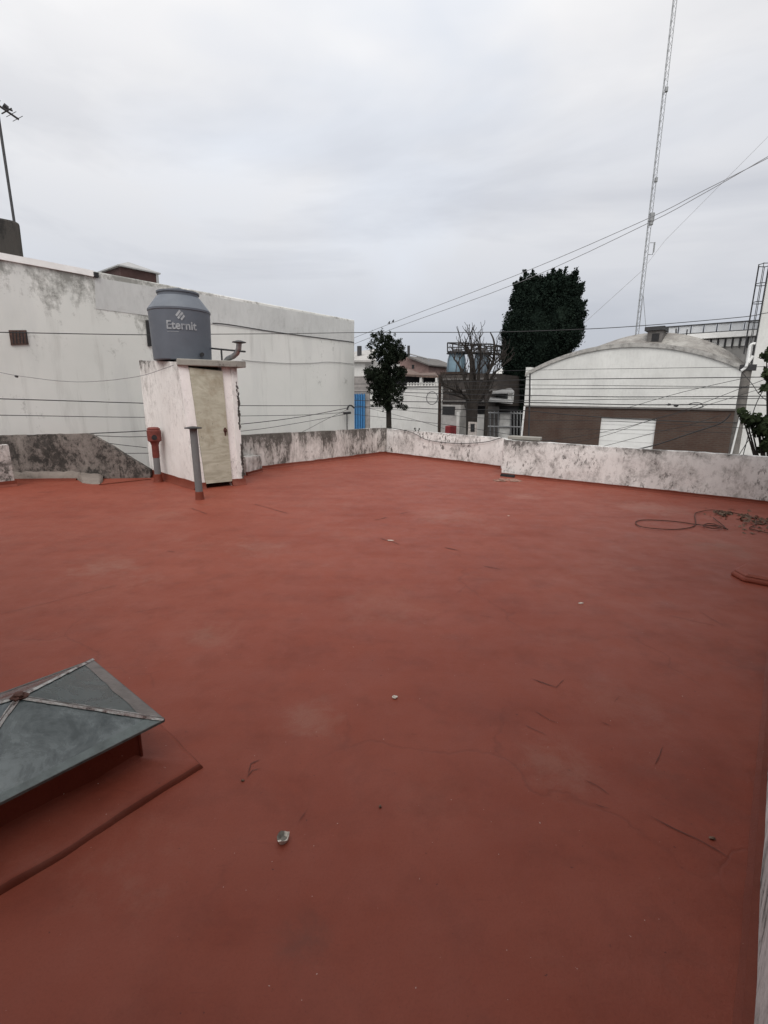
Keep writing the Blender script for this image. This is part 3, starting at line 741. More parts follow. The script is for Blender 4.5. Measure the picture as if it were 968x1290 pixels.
# broken shell: a cupped shard
mb = MB(); c_ = gz(357, 1059)
ringp = []
for i in range(12):
    a = 2*math.pi*i/12; r = .023*(1+.3*noise.noise(Vector((math.cos(a)*1.3, math.sin(a)*1.3, 2)))); ringp.append((a, r))
outer = [c_+Vector((math.cos(a)*r, math.sin(a)*r*1.15, .020+.006*math.sin(3*a))) for a, r in ringp]
inner_ = [c_+Vector((math.cos(a)*r*.55+.002, math.sin(a)*r*.5+.002, .008)) for a, r in ringp]
und = [c_+Vector((math.cos(a)*r*.8, math.sin(a)*r*.8, .0)) for a, r in ringp]
base = len(mb.v); mb.v += und+outer+inner_
for i in range(12):
    j = (i+1) % 12; mb.f.append((base+i, base+j, base+12+j, base+12+i)); mb.f.append((base+12+i, base+12+j, base+24+j, base+24+i)); mb.mi += [0, 1 if i in (3, 4, 5, 6) else 0]
mb.f.append(tuple(base+24+i for i in range(12))); mb.mi.append(1); mb.f.append(tuple(base+i for i in reversed(range(12)))); mb.mi.append(0)
tag(mb.build('broken_shell', [M_bone, plain('shell_inside', (.17, .16, .14), .8, 0, .3, 80)]), 'pale broken cup-shaped shell, the nearest scrap on the red roof', 'shell')
bit('pebble', 497.5, 879.5, .014, (1, .8, .65), M_bone, 'small pale pebble in the middle of the red roof', 'pebble', 4)
bit('twig_scrap', 732, 760.5, .017, (1.2, .5, .3), M_bone, 'thin pale scrap lying right of the roof centre', 'scrap', 5)
bit('plaster_chip', 492, 681, .022, (1.6, .35, .2), M_bone, 'flat pale chip by the far seam in the red paint', 'chip', 6)
bit('plaster_chip', 641, 650, .014, (1.2, .7, .3), M_bone, 'tiny pale chip on the roof below the parapet jog', 'chip', 8)
bit('dark_crumb', 479, 1017, .006, (1, 1, .8), M_litter, 'dark brown crumb right of the broken shell', 'crumb', 9)
bit('dark_crumb', 897, 1057, .008, (1.6, .8, .6), M_litter, 'dark crumb near the right wall on the long crack', 'crumb', 10)
bit('dark_crumb', 306, 984, .007, (1.2, .8, .6), M_litter, 'dark crumb by the scribbled seam right of the skylight', 'crumb', 12)
# broken drain mouth at the jog
mb = MB(); dp = gz(640, 605)
for i in range(14):
    p = dp+Vector((random.uniform(-.28, .28), random.uniform(-.15, .15), 0)); mb.blob(p+UP*.004, random.uniform(.03, .08), (1.3, 1, .16), .5, i, 8, 5)
o = mb.build('drain_rubble', plain('rubble_grey', (.24, .135, .105), .95, 0, .4, 30), smooth=True); tag(o, 'crumbled grey mortar round the drain at the parapet jog', 'rubble', kind='stuff')
mb = MB(); dd = gz(639, 600.8); mb.solid([dd+tdir*q*.16+side3*r for q, r in ((-1, .012), (1, .012), (1, -.06), (-1, -.06))], [dd+tdir*q*.15+side3*r+UP*.055 for q, r in ((-1, .006), (1, .006), (1, -.06), (-1, -.06))]); tag(mb.build('drain_mouth', M_slot), 'dark drain hole at the foot of the parapet jog', 'drain')
# leaf litter in the far right corner
mb = MB()
def quad(c, u, v, mi=0): mb.face([c-u-v, c+u-v, c+u+v, c-u+v], mi)
for i in range(650):
    t = random.random(); x = 900+t*75+random.gauss(0, 8); y = 645+t*9+random.gauss(0, 2.2)+(t > .5)*abs(random.gauss(0, 9))
    if noise.noise(Vector((x*.06, y*.25, 0))) < -.05: continue
    p = gz(x, min(y, 690), random.uniform(.004, .015)); s_ = random.uniform(.008, .028)
    if p.dot(E2) > rw_a-.02: continue
    u = Vector((random.gauss(0, 1), random.gauss(0, 1), random.gauss(0, .4))).normalized()*s_; v = u.cross(Vector((random.gauss(0, .3), random.gauss(0, .3), 1))).normalized()*s_*.6
    quad(p, u, v)
tag(mb.build('leaf_litter', M_litter), 'brown leaf litter washed into the far right roof corner', 'leaf litter', kind='stuff')
# coil of wire
sc_ = lambda q: gz(780+q[0]/5.15, 600+q[1]/5.15)
path = [(705, 350), (650, 330), (545, 325), (500, 318), (350, 297), (180, 288), (110, 300), (130, 330), (220, 347), (350, 350), (450, 340), (495, 318), (490, 260), (510, 240), (600, 228), (700, 235), (800, 255), (880, 280), (885, 320), (845, 340), (900, 360), (968, 375)]
def smooth_path(P, k=4):
    out = []
    n_ = len(P)
    for i in range(n_-1):
        p0, p1, p2, p3 = P[max(i-1, 0)], P[i], P[i+1], P[min(i+2, n_-1)]
        for j in range(k):
            t = j/k; out.append(.5*((2*p1)+(p2-p0)*t+(2*p0-5*p1+4*p2-p3)*t*t+(3*p1-p0-3*p2+p3)*t**3))
    out.append(P[-1]); return out
P = [sc_(q)+UP*(.012+.02*abs(noise.noise(Vector((q[0]*.02, q[1]*.02, 0))))) for q in path]
mb = MB(); mb.tube(smooth_path(P, 5), .0062, 6)
P = [sc_(q)+UP*.025 for q in [(545, 328), (575, 318), (620, 322), (655, 342), (620, 350), (565, 342), (545, 330), (600, 332), (690, 348), (610, 280)]]
mb.tube(smooth_path(P, 4), .0062, 6)
tag(mb.build('loose_wire', M_rust, smooth=True), 'loose rusty wire looped on the red roof near the right corner', 'wire')

# ------------------------------------------------------------------ the big pale neighbour building on the left
LA = -13.2; LB1 = ab(ona(447, 470, LA))[1]; LZ = 4.52
nb = empty('neighbour_building', W(LA-4, 4, STREET), 'long windowless pale grey building behind the left parapet and tank room', 'building')
ztop0 = 4.50; mb = MB()
mb.solid([W(LA, -9, STREET), W(LA, LB1, STREET), W(LA-9, LB1, STREET), W(LA-9, -9, STREET)], [W(LA, -9, ztop0), W(LA, LB1, LZ+.03), W(LA-9, LB1, LZ+.03), W(LA-9, -9, ztop0)])
mb.build('wall', M_left, nb, bevel=.03)
# bright coping over the near half, slightly proud
mb = MB(); bq = ab(ona(118, 346, LA))[1]; n_ = 40; base = len(mb.v)
for i in range(n_+1):
    b_ = -9+(bq+9)*i/n_; j = .02*noise.noise(Vector((b_*2, 0, 0)))
    mb.v += [W(LA+.05, b_, ztop0-.10+j), W(LA+.06, b_, ztop0+.03+j), W(LA-.3, b_, ztop0+.05), W(LA-.3, b_, ztop0-.1)]
for i in range(n_):
    for k in range(4):
        a = base+i*4+k; b = base+i*4+(k+1) % 4; mb.f.append((a, b, b+4, a+4)); mb.mi.append(0)
mb.f.append((base, base+1, base+2, base+3)); mb.f.append(tuple(base+n_*4+k for k in range(4))); mb.mi += [0, 0]
mb.build('coping', M_cap, nb)
# cooler repainted panel
mb = MB(); pts = [ona(119, 351, LA+.003), ona(121, 389, LA+.003), ona(190, 398, LA+.003), ona(270, 409, LA+.003), ona(446, 432, LA+.003), ona(446.5, 405.5, LA+.003), ona(250, 370.5, LA+.003), ona(119, 349.5, LA+.003)]
mb.extr(pts, E2*.006); mb.build('repainted_band', M_patch, nb)
mb = MB(); pts = [ona(116.5, 343, LA), ona(123, 344, LA), ona(123.5, 350, LA), ona(117.5, 349, LA)]; mb.extr(pts, E2*.07); mb.build('spout', M_slot, nb)
mb = MB(); pts = [ona(11, 416, LA), ona(33, 416, LA), ona(36, 434, LA), ona(14, 435, LA)]; mb.extr(pts, E2*.03); vt = mb.build('vent_brick', M_ventb, nb)
mb = MB()
for i in range(5):
    x = 15+i*4.2; pts = [ona(x, 417.5, LA), ona(x+1.4, 417.5, LA), ona(x+2.6, 433, LA), ona(x+1.2, 433, LA)]; mb.extr([p+E2*.031 for p in pts], E2*.004)
mb.build('vent_slot', M_slot, vt)
mb = MB(); pts = [ona(183.5, 403.5, LA), ona(187.5, 403.5, LA), ona(191, 436, LA), ona(186, 436, LA)]; mb.extr(pts, E2*.05); mb.build('wall_slot', M_slot, nb)
# cables fixed to the wall
def wallwire(px, r=.012, a=LA+.02):
    mb = MB(); mb.tube(smooth_path([ona(x, y, a) for x, y in px], 4), r, 5); return mb
mb = wallwire([(268, 407), (290, 409), (353, 419), (446, 431)], .011); mb.build('wall_cable', M_dmetal, nb)
mb = wallwire([(305, 453), (318, 455), (361, 457.7), (390, 457.5), (416, 456), (446, 458.5)], .007); mb.build('wall_cable', M_wirel, nb)
mb = MB(); mb.tube([ona(437.3, 519, LA+.15), ona(437.6, 546, LA+.15)], .022, 6); mb.tube([ona(433.5, 520.5, LA+.15), ona(441.5, 520, LA+.15)], .05, 6)
mb.tube(smooth_path([ona(437.5, 516, LA+.12), ona(439.5, 511.5, LA+.12), ona(443, 511, LA+.12), ona(446.5, 514, LA+.12)]), .03, 6)
mb.build('service_bracket', M_dmetal, nb)

# chimney box on that roof
ca = -14.6
def cpt(x, y): return ona(x, y, ca)
ch = empty('chimney_box', W(ca, ab(cpt(175, 350))[1], LZ), 'small red-brown roof box with a pale peaked metal lid on the pale building', 'roof box')
b0_ = ab(cpt(153, 350))[1]; b1_ = ab(cpt(199, 350))[1]; z1_ = cpt(176, 347).z+.13
mb = MB(); mb.box(ca-1.2, ca, b0_, b1_, LZ-.1, z1_); mb.build('box_wall', M_brownbox, ch)
mb = MB(); zz = cpt(199, 345.5).z; r0 = ring(ca-1.3, ca+.06, b0_-.08, b1_+.07, z1_+.002); mid2 = W(ca-.6, (b0_+b1_)/2, z1_+.3)
tp_ = [p+(mid2-p)*.97 for p in r0]
for p in tp_: p.z = z1_+.3
mb.solid(r0, [p+UP*.03 for p in r0]); mb.solid([p+UP*.031 for p in r0], tp_); mb.build('lid', M_sheet, ch)
mb = MB(); mb.box(ca-.02, ca+.015, b1_-.05, b1_+.02, LZ-.1, z1_-.001); mb.build('corner_post', M_sheet, ch)

# stained concrete tank and aerial at far left
da = -14.2
dk = MB(); q = [ona(-60, 330, da), ona(31.5, 330, da), ona(25.5, 281, da), ona(18, 277.5, da), ona(-58, 262, da)]
dk.extr(q, -E2*1.6); o = dk.build('concrete_tank', M_darkconc, bevel=.05); tag(o, 'black-stained concrete tank block on the pale building at the left edge', 'roof tank')
am = empty('roof_aerial', ona(18, 277, da-.3), 'thin roof aerial on a leaning pole above the stained concrete tank', 'aerial')
mb = MB(); A_ = ona(19, 285, da-.3); B_ = ona(-4, 132, da-.3); mb.tube([A_, B_], .028, 6); mb.build('pole', M_dmetal, am)
mb = MB(); A_ = ona(-26, 116, da-.3); B_ = ona(24, 150.5, da-.3); mb.tube([A_, B_], .022, 6); mb.build('boom', M_dmetal, am)
for t in (.15, .4, .68, .8, .97):
    mb = MB(); c_ = A_.lerp(B_, t); d_ = (E2*.75+E1*.3+UP*.15).normalized()
    mb.tube([c_-d_*.16, c_+d_*.16], .006 if t != .68 else .014, 5); mb.build('element', M_dmetal, am)
mb = MB(); mb.tube([ona(4, 132.5, da-.5), ona(10, 137.5, da-.5)], .06, 6); mb.tube([ona(9, 136.5, da-.5), ona(16, 139.5, da-.5)], .02, 6); mb.build('signal_box', M_dmetal, am)

# ------------------------------------------------------------------ warehouse across the street
HB = 25.0
hg = empty('warehouse', W(-6.2, HB, STREET), 'arched warehouse with white gable, dark brick base and white door', 'warehouse')
haL = ab(onb(663, 480, HB))[0]; haR = ab(onb(936, 480, HB))[0]; zl = onb(663, 471, HB).z; zr = onb(938, 467, HB).z; zpk = onb(800, 436, HB).z; zbr = (onb(663, 510, HB).z+onb(930, 517, HB).z)/2
def arch(aL, aR, z0, z1, n_=40, skew=0.):
    out = []
    c_ = (aR-aL)/2; s_ = z1-z0; r = (c_*c_+s_*s_)/(2*s_)
    for i in range(n_+1):
        x = -c_+2*c_*i/n_; out.append((aL+c_+x, z0+math.sqrt(max(0, r*r-x*x))-(r-s_)))
    return out
zsp = (zl+zr)/2-.05
ar = arch(haL, haR, zsp, zpk)
pa0 = ab(onb(757, 530, HB))[0]; pa1 = ab(onb(827, 530, HB))[0]; zdoor = onb(790, 526.5, HB).z
mb = MB()      # brick base round the door
mb.box(haL, pa0, HB, HB+.3, STREET, zbr); mb.box(pa1, haR, HB, HB+.3, STREET, zbr); mb.box(pa0, pa1, HB, HB+.3, zdoor, zbr)
mb.build('brick_base', M_brick, hg)
mb = MB(); mb.box(pa0, pa1, HB+.08, HB+.2, STREET, zdoor); dd_ = mb.build('loading_door', M_whitedoor, hg)
mb = MB()
for i in range(1, 12): mb.box(pa0+.02, pa1-.02, HB+.074, HB+.08, STREET+i*.38, STREET+i*.38+.015)
mb.build('door_rib', plain('door_groove', (.5, .5, .5), .7), dd_)
mb = MB(); mb.extr([W(haL, HB-.03, zbr+.0)]+[W(a, HB-.03, z) for a, z in ar]+[W(haR, HB-.03, zbr)], E1*.3); mb.build('gable', M_white, hg)
mb = MB(); mb.box(haL, haR, HB-.06, HB-.031, zbr-.06, zbr+.02); mb.build('ledge', M_dgray, hg)
# curved rim
mb = MB(); base = len(mb.v)
M_rim = weathered('stained_rim', (.50, .49, .47), (.12, .11, .1), amount=.55, streak=1, speck=5, grey=(.3, .29, .28))
for a, z in arch(haL-.03, haR+.05, zsp, zpk):
    mb.v += [W(a, HB-.10, z-.04), W(a, HB-.12, z+.14), W(a, HB+.4, z+.15), W(a, HB+.4, z-.04)]
for i in range(40):
    for k in range(4):
        a = base+i*4+k; b = base+i*4+(k+1) % 4; mb.f.append((a, b, b+4, a+4)); mb.mi.append(0)
mb.f.append((base, base+1, base+2, base+3)); mb.f.append(tuple(base+160+k for k in range(4))); mb.mi += [0, 0]
mb.build('arch_rim', M_rim, hg)
# main vault behind, a little higher and set over
B2 = HB+1.6
q3 = [(ab(onb(x, y, B2))[0], onb(x, y, B2).z) for x, y in ((764, 432.5), (840, 419), (928, 449))]
(ax_, az_), (bx_, bz_), (cx_, cz_) = q3       # circle through three points seen on the vault's outline
dn = 2*(ax_*(bz_-cz_)+bx_*(cz_-az_)+cx_*(az_-bz_))
ux_ = ((ax_**2+az_**2)*(bz_-cz_)+(bx_**2+bz_**2)*(cz_-az_)+(cx_**2+cz_**2)*(az_-bz_))/dn
uz_ = ((ax_**2+az_**2)*(cx_-bx_)+(bx_**2+bz_**2)*(ax_-cx_)+(cx_**2+cz_**2)*(bx_-ax_))/dn
vR = math.hypot(ax_-ux_, az_-uz_); z2 = uz_+vR
hw_ = math.sqrt(max(.1, vR**2-(zsp-.15-uz_)**2)); a2L = ux_-hw_; a2R = min(ux_+hw_, 1e9)
mb = MB(); base = len(mb.v); ar2 = [(ux_-hw_+2*hw_*k/44, uz_+math.sqrt(max(0, vR**2-(-hw_+2*hw_*k/44)**2))) for k in range(45)]; nb2 = 12
for k in range(nb2+1):
    for a, z in ar2: mb.v.append(W(a, B2+k*1.6, z))
m2 = len(ar2)
for k in range(nb2):
    for i in range(m2-1): a = base+k*m2+i; mb.f.append((a, a+1, a+1+m2, a+m2)); mb.mi.append(0)
mb.face([W(a2L, B2, STREET)]+[W(a, B2, z) for a, z in ar2]+[W(a2R, B2, STREET)]); mb.face([W(a2L, B2+nb2*1.6, STREET)]+[W(a, B2+nb2*1.6, z) for a, z in ar2]+[W(a2R, B2+nb2*1.6, STREET)])
# side lean from rim to vault
for (A_, B_) in zip(arch(haL, haR, zsp+.1, zpk+.1, 43)[:-1], arch(haL, haR, zsp+.1, zpk+.1, 43)[1:]): pass
front = arch(haL, haR, zsp+.12, zpk+.12, 44)
for i in range(44): mb.face([W(front[i][0], HB+.4, front[i][1]), W(front[i+1][0], HB+.4, front[i+1][1]), W(ar2[i+1][0], B2, ar2[i+1][1]), W(ar2[i][0], B2, ar2[i][1])])
vr = mb.build('vault_roof', M_tin, hg, smooth=True)
mb = MB(); mb.box(haL-.02, haL+.22, HB-.09, HB+.35, zsp-.02, zsp+.42); mb.build('pier_cap', M_white, hg)
mb = MB(); mb.tube([onb(661, 512, HB-.1), onb(657, 552, HB-.1)], .05, 6); mb.tube([onb(669, 478, HB-.1), onb(670, 498, HB-.1)], .035, 6); mb.build('downpipe', M_whitedoor, hg)
# spars standing on the vault
mb = MB()
for (x0, y0, x1, y1) in ((842, 413, 840, 436), (852, 414, 851, 438), (866, 415, 862, 441), (812, 421, 811, 431)):
    mb = MB(); mb.tube([onb(x0, y0, B2+.5), onb(x1, y1+4, B2+.5)], .03, 5); mb.build('roof_spar', M_dmetal, hg)

# terrace building behind the warehouse: glazed balustrade over a white panelled storey
TBk = 34.0
tr_ = empty('terrace_building', W(0, TBk, STREET), 'far rooftop terrace with grey panelled railing behind the arched warehouse', 'building')
tL = ab(onb(838, 430, TBk))[0]; tR = ab(onb(990, 430, TBk))[0]; zt1 = onb(900, 407, TBk).z; zt0_ = onb(900, 418, TBk).z
mb = MB(); mb.box(tL, tR, TBk, TBk+8, STREET, zt0_-1.75); mb.box(tL+2.6, tR, TBk+.3, TBk+8, zt0_-1.75, zt0_-.35); mb.build('wall', M_grayw, tr_)
mb = MB(); mb.box(tL, tR, TBk-.15, TBk+8, zt0_-.34, zt0_-.05); mb.build('terrace_floor', M_cap, tr_)
np_ = 9
for i in range(np_):
    a0 = tL+(tR-tL)*i/np_; a1 = tL+(tR-tL)*(i+1)/np_
    mb = MB(); mb.box(a0+.05, a1-.05, TBk-.05, TBk-.02, zt0_, zt1-.06); mb.build('railing_panel', M_panel, tr_)
mb = MB(); mb.box(tL-.6, tR, TBk-.10, TBk+.02, zt1-.06, zt1-.005); mb.box(tL, tR, TBk-.08, TBk, zt0_-.05, zt0_-.0)
for i in range(np_+1): a0 = tL+(tR-tL)*i/np_; mb.box(a0-.025, a0+.025, TBk-.09, TBk+.01, zt0_, zt1-.06)
mb.build('railing_frame', M_dmetal, tr_)
pL = ab(onb(879, 430, TBk))[0]; pw_ = .34
for i in range(20):
    a0 = pL+i*pw_; low = 1.75 if i > 6 else .9
    mb = MB(); mb.box(a0, a0+pw_-.10, TBk+.22, TBk+.28, zt0_-low+.1, zt0_-.40); mb.build('white_panel', M_cap, tr_)
    mb = MB(); mb.box(a0+pw_-.075, a0+pw_-.025, TBk+.1, TBk+.29, zt0_-low, zt0_-.36); mb.build('post', M_dmetal, tr_)
hb_ = 25.65
mb = MB(); x0 = ab(onb(816, 420, hb_))[0]; x1 = ab(onb(835, 420, hb_))[0]; zt2 = onb(824, 413, hb_).z; zb2 = onb(824, 433, hb_).z-.3
hut = empty('roof_hut', W(x0, hb_, zb2), 'small dark flat-topped hut above the warehouse arch', 'roof hut')
mb.box(x0, x1, hb_, hb_+.8, zb2, zt2-.12); mb.build('hut_wall', M_dgray, hut)
mb = MB(); mb.box(x0-.12, x1+.06, hb_-.1, hb_+.9, zt2-.118, zt2+.05); mb.build('hut_roof', M_dmetal, hut)
mb = MB(); mb.box(x0+.2, x1-.12, hb_-.02, hb_, zb2+.4, zt2-.25); mb.build('hut_opening', M_slot, hut)

# tall white block on the right with its caged ladder
RB = 25.2; ra = ab(onb(953.2, 430, RB))[0]
wb = empty('white_block', W(ra+4, RB, STREET), 'tall plain white building at the right edge behind the utility pole', 'building')
mb = MB(); mb.box(ra, ra+12, RB, RB+10, STREET, 11); mb.build('wall', M_white, wb, bevel=.03)
ld = empty('caged_ladder', W(ra-.3, RB+.3, 2), 'thin steel caged ladder up the left side of the tall white block', 'ladder')
mb = MB(); L0_ = ra-.03; zl0 = 2.6; zl1 = onb(957, 332, RB).z
for bb in (RB+.05, RB+.5): mb = MB(); mb.tube([W(L0_, bb, zl0), W(L0_, bb, zl1)], .022, 6); mb.build('stile', M_dmetal, ld)
mb = MB()
z = zl0+.2
while z < zl1: mb = MB(); mb.tube([W(L0_, RB+.05, z), W(L0_, RB+.5, z)], .010, 5); z += .32; mb.build('rung', M_dmetal, ld)
for y_ in (333, 357, 380, 404):
    zz = onb(955, y_, RB).z
    pts = [W(L0_, RB+.02, zz), W(L0_-.16, RB-.08, zz), W(L0_-.33, RB+.10, zz), W(L0_-.33, RB+.44, zz), W(L0_-.16, RB+.62, zz), W(L0_, RB+.52, zz)]
    mb = MB(); mb.tube(pts, .016, 5); mb.build('cage_hoop', M_dmetal, ld)
for (da_, db_) in ((-.16, -.08), (-.33, .10), (-.33, .44), (-.16, .62)): mb = MB(); mb.tube([W(L0_+da_, RB+db_, zl0+1.0), W(L0_+da_, RB+db_, zl1)], .013, 5); mb.build('cage_bar', M_dmetal, ld)

# ------------------------------------------------------------------ utility poles, street side
PBk = 22.0
def pole(x0, y0, x1, y1, r, mat, label, name='utility_pole', rt=None):
    A_ = onb(x0, y0, PBk); B_ = onb(x1, y1, PBk); d_ = (A_-B_); base_ = B_+(B_-A_)*((B_.z-STREET)/max(.1, d_.z))
    p = empty(name, base_, label, 'utility pole', 'utility poles on the far pavement')
    mb = MB(); mb.tube([base_, A_], r*1.15, 12, 0, rt or r); mb.build('pole', mat, p, smooth=True); return p, A_, base_
up, ptop, pbase = pole(941.5, 464, 924, 573, .15, M_concpole, 'thick grey concrete utility pole at the right edge of the warehouse')
mb = MB(); mb.box(ab(ptop)[0]-.22, ab(ptop)[0]+.26, PBk-.17, PBk+.17, ptop.z-.08, ptop.z+.12); mb.build('bracket', M_dmetal, up)
mb = MB(); cw_ = [onb(934, 467, PBk-.2), onb(940, 462, PBk-.2), onb(943, 450, PBk-.2), onb(945, 437, PBk-.2), onb(948, 433.5, PBk-.2), onb(952, 433, PBk-.2)]
mb.tube(smooth_path(cw_), .045, 8); mb.tube([onb(943, 457, PBk-.2), onb(949, 448, PBk-.2)], .045, 8); mb.build('conduit', M_whitedoor, up, smooth=True)
mb = MB(); mb.tube([onb(934, 520, PBk-.22), onb(921, 573, PBk-.22)], .03, 6); mb.build('ground_conduit', M_whitedoor, up)
p2, _, _ = pole(554.5, 474, 553.5, 543, .075, M_wood, 'thin dark wooden utility pole at the end of the white garden wall')
p3, _, _ = pole(668, 470, 666.5, 545, .035, M_dmetal, 'slim dark steel service post at the left corner of the warehouse')

# ------------------------------------------------------------------ houses across the street
def rect(mb, x0, y0, x1, y1, b, depth, ybot=None):
    """box whose street face spans the given rows and columns on plane b"""
    aL = ab(onb(x0, (y0+y1)/2, b))[0]; aR = ab(onb(x1, (y0+y1)/2, b))[0]; xm = (x0+x1)/2
    mb.box(aL, aR, b, b+depth, STREET if ybot is None else onb(xm, ybot, b).z, onb(xm, y0, b).z)
# grey house with the blue gate
hs = empty('grey_house', onb(455, 545, HB), 'narrow grey house with a bright blue slatted gate beside the pale building', 'house')
mb = MB(); rect(mb, 430, 474, 466, 540, HB, 6); mb.build('wall', plain('taupe_wall', (.27, .25, .24), .9, 0, .25, 2), hs)
mb = MB(); rect(mb, 430, 455, 460, 474, HB+1.5, 4, 474.5); mb.build('upper_wall', M_offw, hs)
mb = MB(); A_ = [onb(430, 456, HB+1.2), onb(474, 456, HB+1.2), onb(474, 441.5, HB+6), onb(430, 447, HB+6)]; mb.extr(A_, UP*.12); mb.build('roof', M_grayw, hs)
mb = MB(); c_ = onb(453, 446, HB+3); mb.tube([c_-UP*.6, onb(453, 436, HB+3)], .17, 8); mb.build('chimney', M_dmetal, hs)
mb = MB(); rect(mb, 447.5, 497, 459, 540, HB-.05, .05); gt_ = mb.build('gate', plain('blue_gate_back', (.03, .11, .25), .6), hs)
mb = MB()
gL = ab(onb(441, 520, HB-.1))[0]; gR = ab(onb(459, 520, HB-.1))[0]; zg = onb(453, 497, HB-.1).z
for i in range(7): a_ = gL+(gR-gL)*i/6; mb.box(a_-.05, a_+.05, HB-.12, HB-.06, STREET+.1, zg+.05)
mb.build('gate_bar', M_blue, gt_)
# white garden wall with low roofed terrace and pink house behind
hs = empty('garden_wall', onb(515, 545, HB), 'long white street wall topped by small balusters behind the round tree', 'wall')
mb = MB(); rect(mb, 466.5, 487.5, 553, 540, HB, .4); mb.build('wall', M_offw, hs)
mb = MB(); rect(mb, 500, 485.8, 553.5, 488, HB-.05, .5, 487.6); mb.build('coping', M_grayw, hs)
aL = ab(onb(512, 485, HB))[0]; aR = ab(onb(553, 485, HB))[0]; zc0 = onb(533, 485.7, HB).z; zc1 = onb(533, 481.5, HB).z
for i in range(12): mb = MB(); a_ = aL+(aR-aL)*i/11; mb.lathe(W(a_, HB+.2, zc0), [(.09, 0), (.05, .06), (.10, .12), (.05, (zc1-zc0))], 8); mb.build('baluster', M_offw, hs)
ph_ = empty('terrace_house', onb(525, 545, HB+3), 'low house with brown sloping porch roof above the white street wall', 'house')
mb = MB(); rect(mb, 496, 474, 548, 486, HB+2, 5); mb.build('wall', M_slot, ph_)
mb = MB(); A_ = [onb(500, 473.5, HB+.6), onb(530.5, 475, HB+.6), onb(530.5, 473, HB+4), onb(513, 466.5, HB+4), onb(500, 464, HB+4)]; mb.extr(A_, UP*.13); 
A_ = [onb(528, 475.3, HB+.7), onb(552.5, 476, HB+.7), onb(548, 471.5, HB+4), onb(530, 472, HB+4)]; mb.extr(A_, UP*.12); mb.build('porch_roof', M_rooft, ph_)
mb = MB(); rect(mb, 528.7, 475, 531.3, 486, HB+.7, .2); rect(mb, 548.5, 476, 551, 486, HB+.7, .2); mb.build('porch_post', M_offw, ph_)
pk = empty('pink_house', onb(525, 545, HB+7), 'dull pink upper house with sloping eave and rooftop rail above the porch', 'house')
mb = MB(); A_ = [onb(495, 500, HB+7), onb(540, 500, HB+7), onb(540, 460, HB+7), onb(514, 449, HB+7), onb(495, 449, HB+7)]; mb.extr(A_, E1*4); mb.build('wall', M_pink, pk)
mb = MB(); A_ = [onb(513, 448, HB+6.7), onb(540.5, 459, HB+6.7), onb(540.5, 460.6, HB+6.7), onb(513, 450.4, HB+6.7)]; mb.extr(A_, E1*4.5); mb.build('eave', M_dgray, pk)
mb = MB(); rect(mb, 519, 459.5, 522, 464.5, HB+6.98, .02, 464.5); mb.build('window', M_slot, pk)
mb = MB()
for (x0, y0, x1, y1) in ((517, 446, 540, 452), (519, 449.5, 540, 456), (540, 452, 540, 460), (533, 450, 533, 457), (526, 448.4, 526, 454)):
    mb.tube([onb(x0, y0, HB+8), onb(x1, y1, HB+8)], .05, 5)
mb.build('roof_rail', M_metal, pk)
mb = MB(); mb.tube([onb(515, 452, HB+8), onb(515, 435.5, HB+8)], .12, 6); mb.build('flue', M_dmetal, pk)

# dark brown workshop with two tanks on top
dw = empty('workshop', onb(595, 545, HB), 'dark brown tin-clad workshop with a doorway behind the bare tree', 'workshop')
mb = MB(); rect(mb, 556, 510, 580, 545, HB, 5); mb.build('wall', M_grayw, dw)
mb = MB(); rect(mb, 580, 510, 626, 545, HB+.8, 4); mb.build('recess_wall', M_slot, dw)
mb = MB(); rect(mb, 555.5, 472, 625, 510, HB+.4, 3.4, 511); mb.build('upper_cladding', M_tind, dw)
mb = MB()
for y_ in (478, 492, 505): A0_ = onb(556, y_, HB+.3); B0_ = onb(625, y_, HB+.3); mb.box(ab(A0_)[0], ab(B0_)[0], HB+.32, HB+.4, A0_.z-.05, A0_.z+.05)
mb.build('cladding_rail', M_dgray, dw)
mb = MB(); rect(mb, 557.5, 512, 573, 522.5, HB-.03, .03, 522.5); mb.build('window', M_slot, dw)
mb = MB(); rect(mb, 584, 522, 592, 545, HB+.72, .06); mb.build('door', M_offw, dw)
mb = MB(); rect(mb, 601, 522, 611, 545, HB+.72, .06); mb.build('door', M_offw, dw)
mb = MB(); A_ = [onb(616, 506, HB-.8), onb(646, 509, HB-.8), onb(646, 499, HB+2), onb(616, 498, HB+2)]; mb.extr(A_, UP*.1); mb.build('canopy', M_sheet, dw)
mb = MB(); A_ = [onb(619, 496, HB-.2), onb(648, 495.5, HB-.2), onb(644, 491, HB+2), onb(619, 492, HB+2)]; mb.extr(A_, UP*.1); mb.build('canopy', M_sheet, dw)
mb = MB(); rect(mb, 640, 493, 644.5, 507, HB+.0, .3, 507); mb.build('downpipe', M_offw, dw)
mb = MB(); rect(mb, 575, 519, 578.5, 545, HB-.12, .10); mb.build('pier', M_offw, dw)
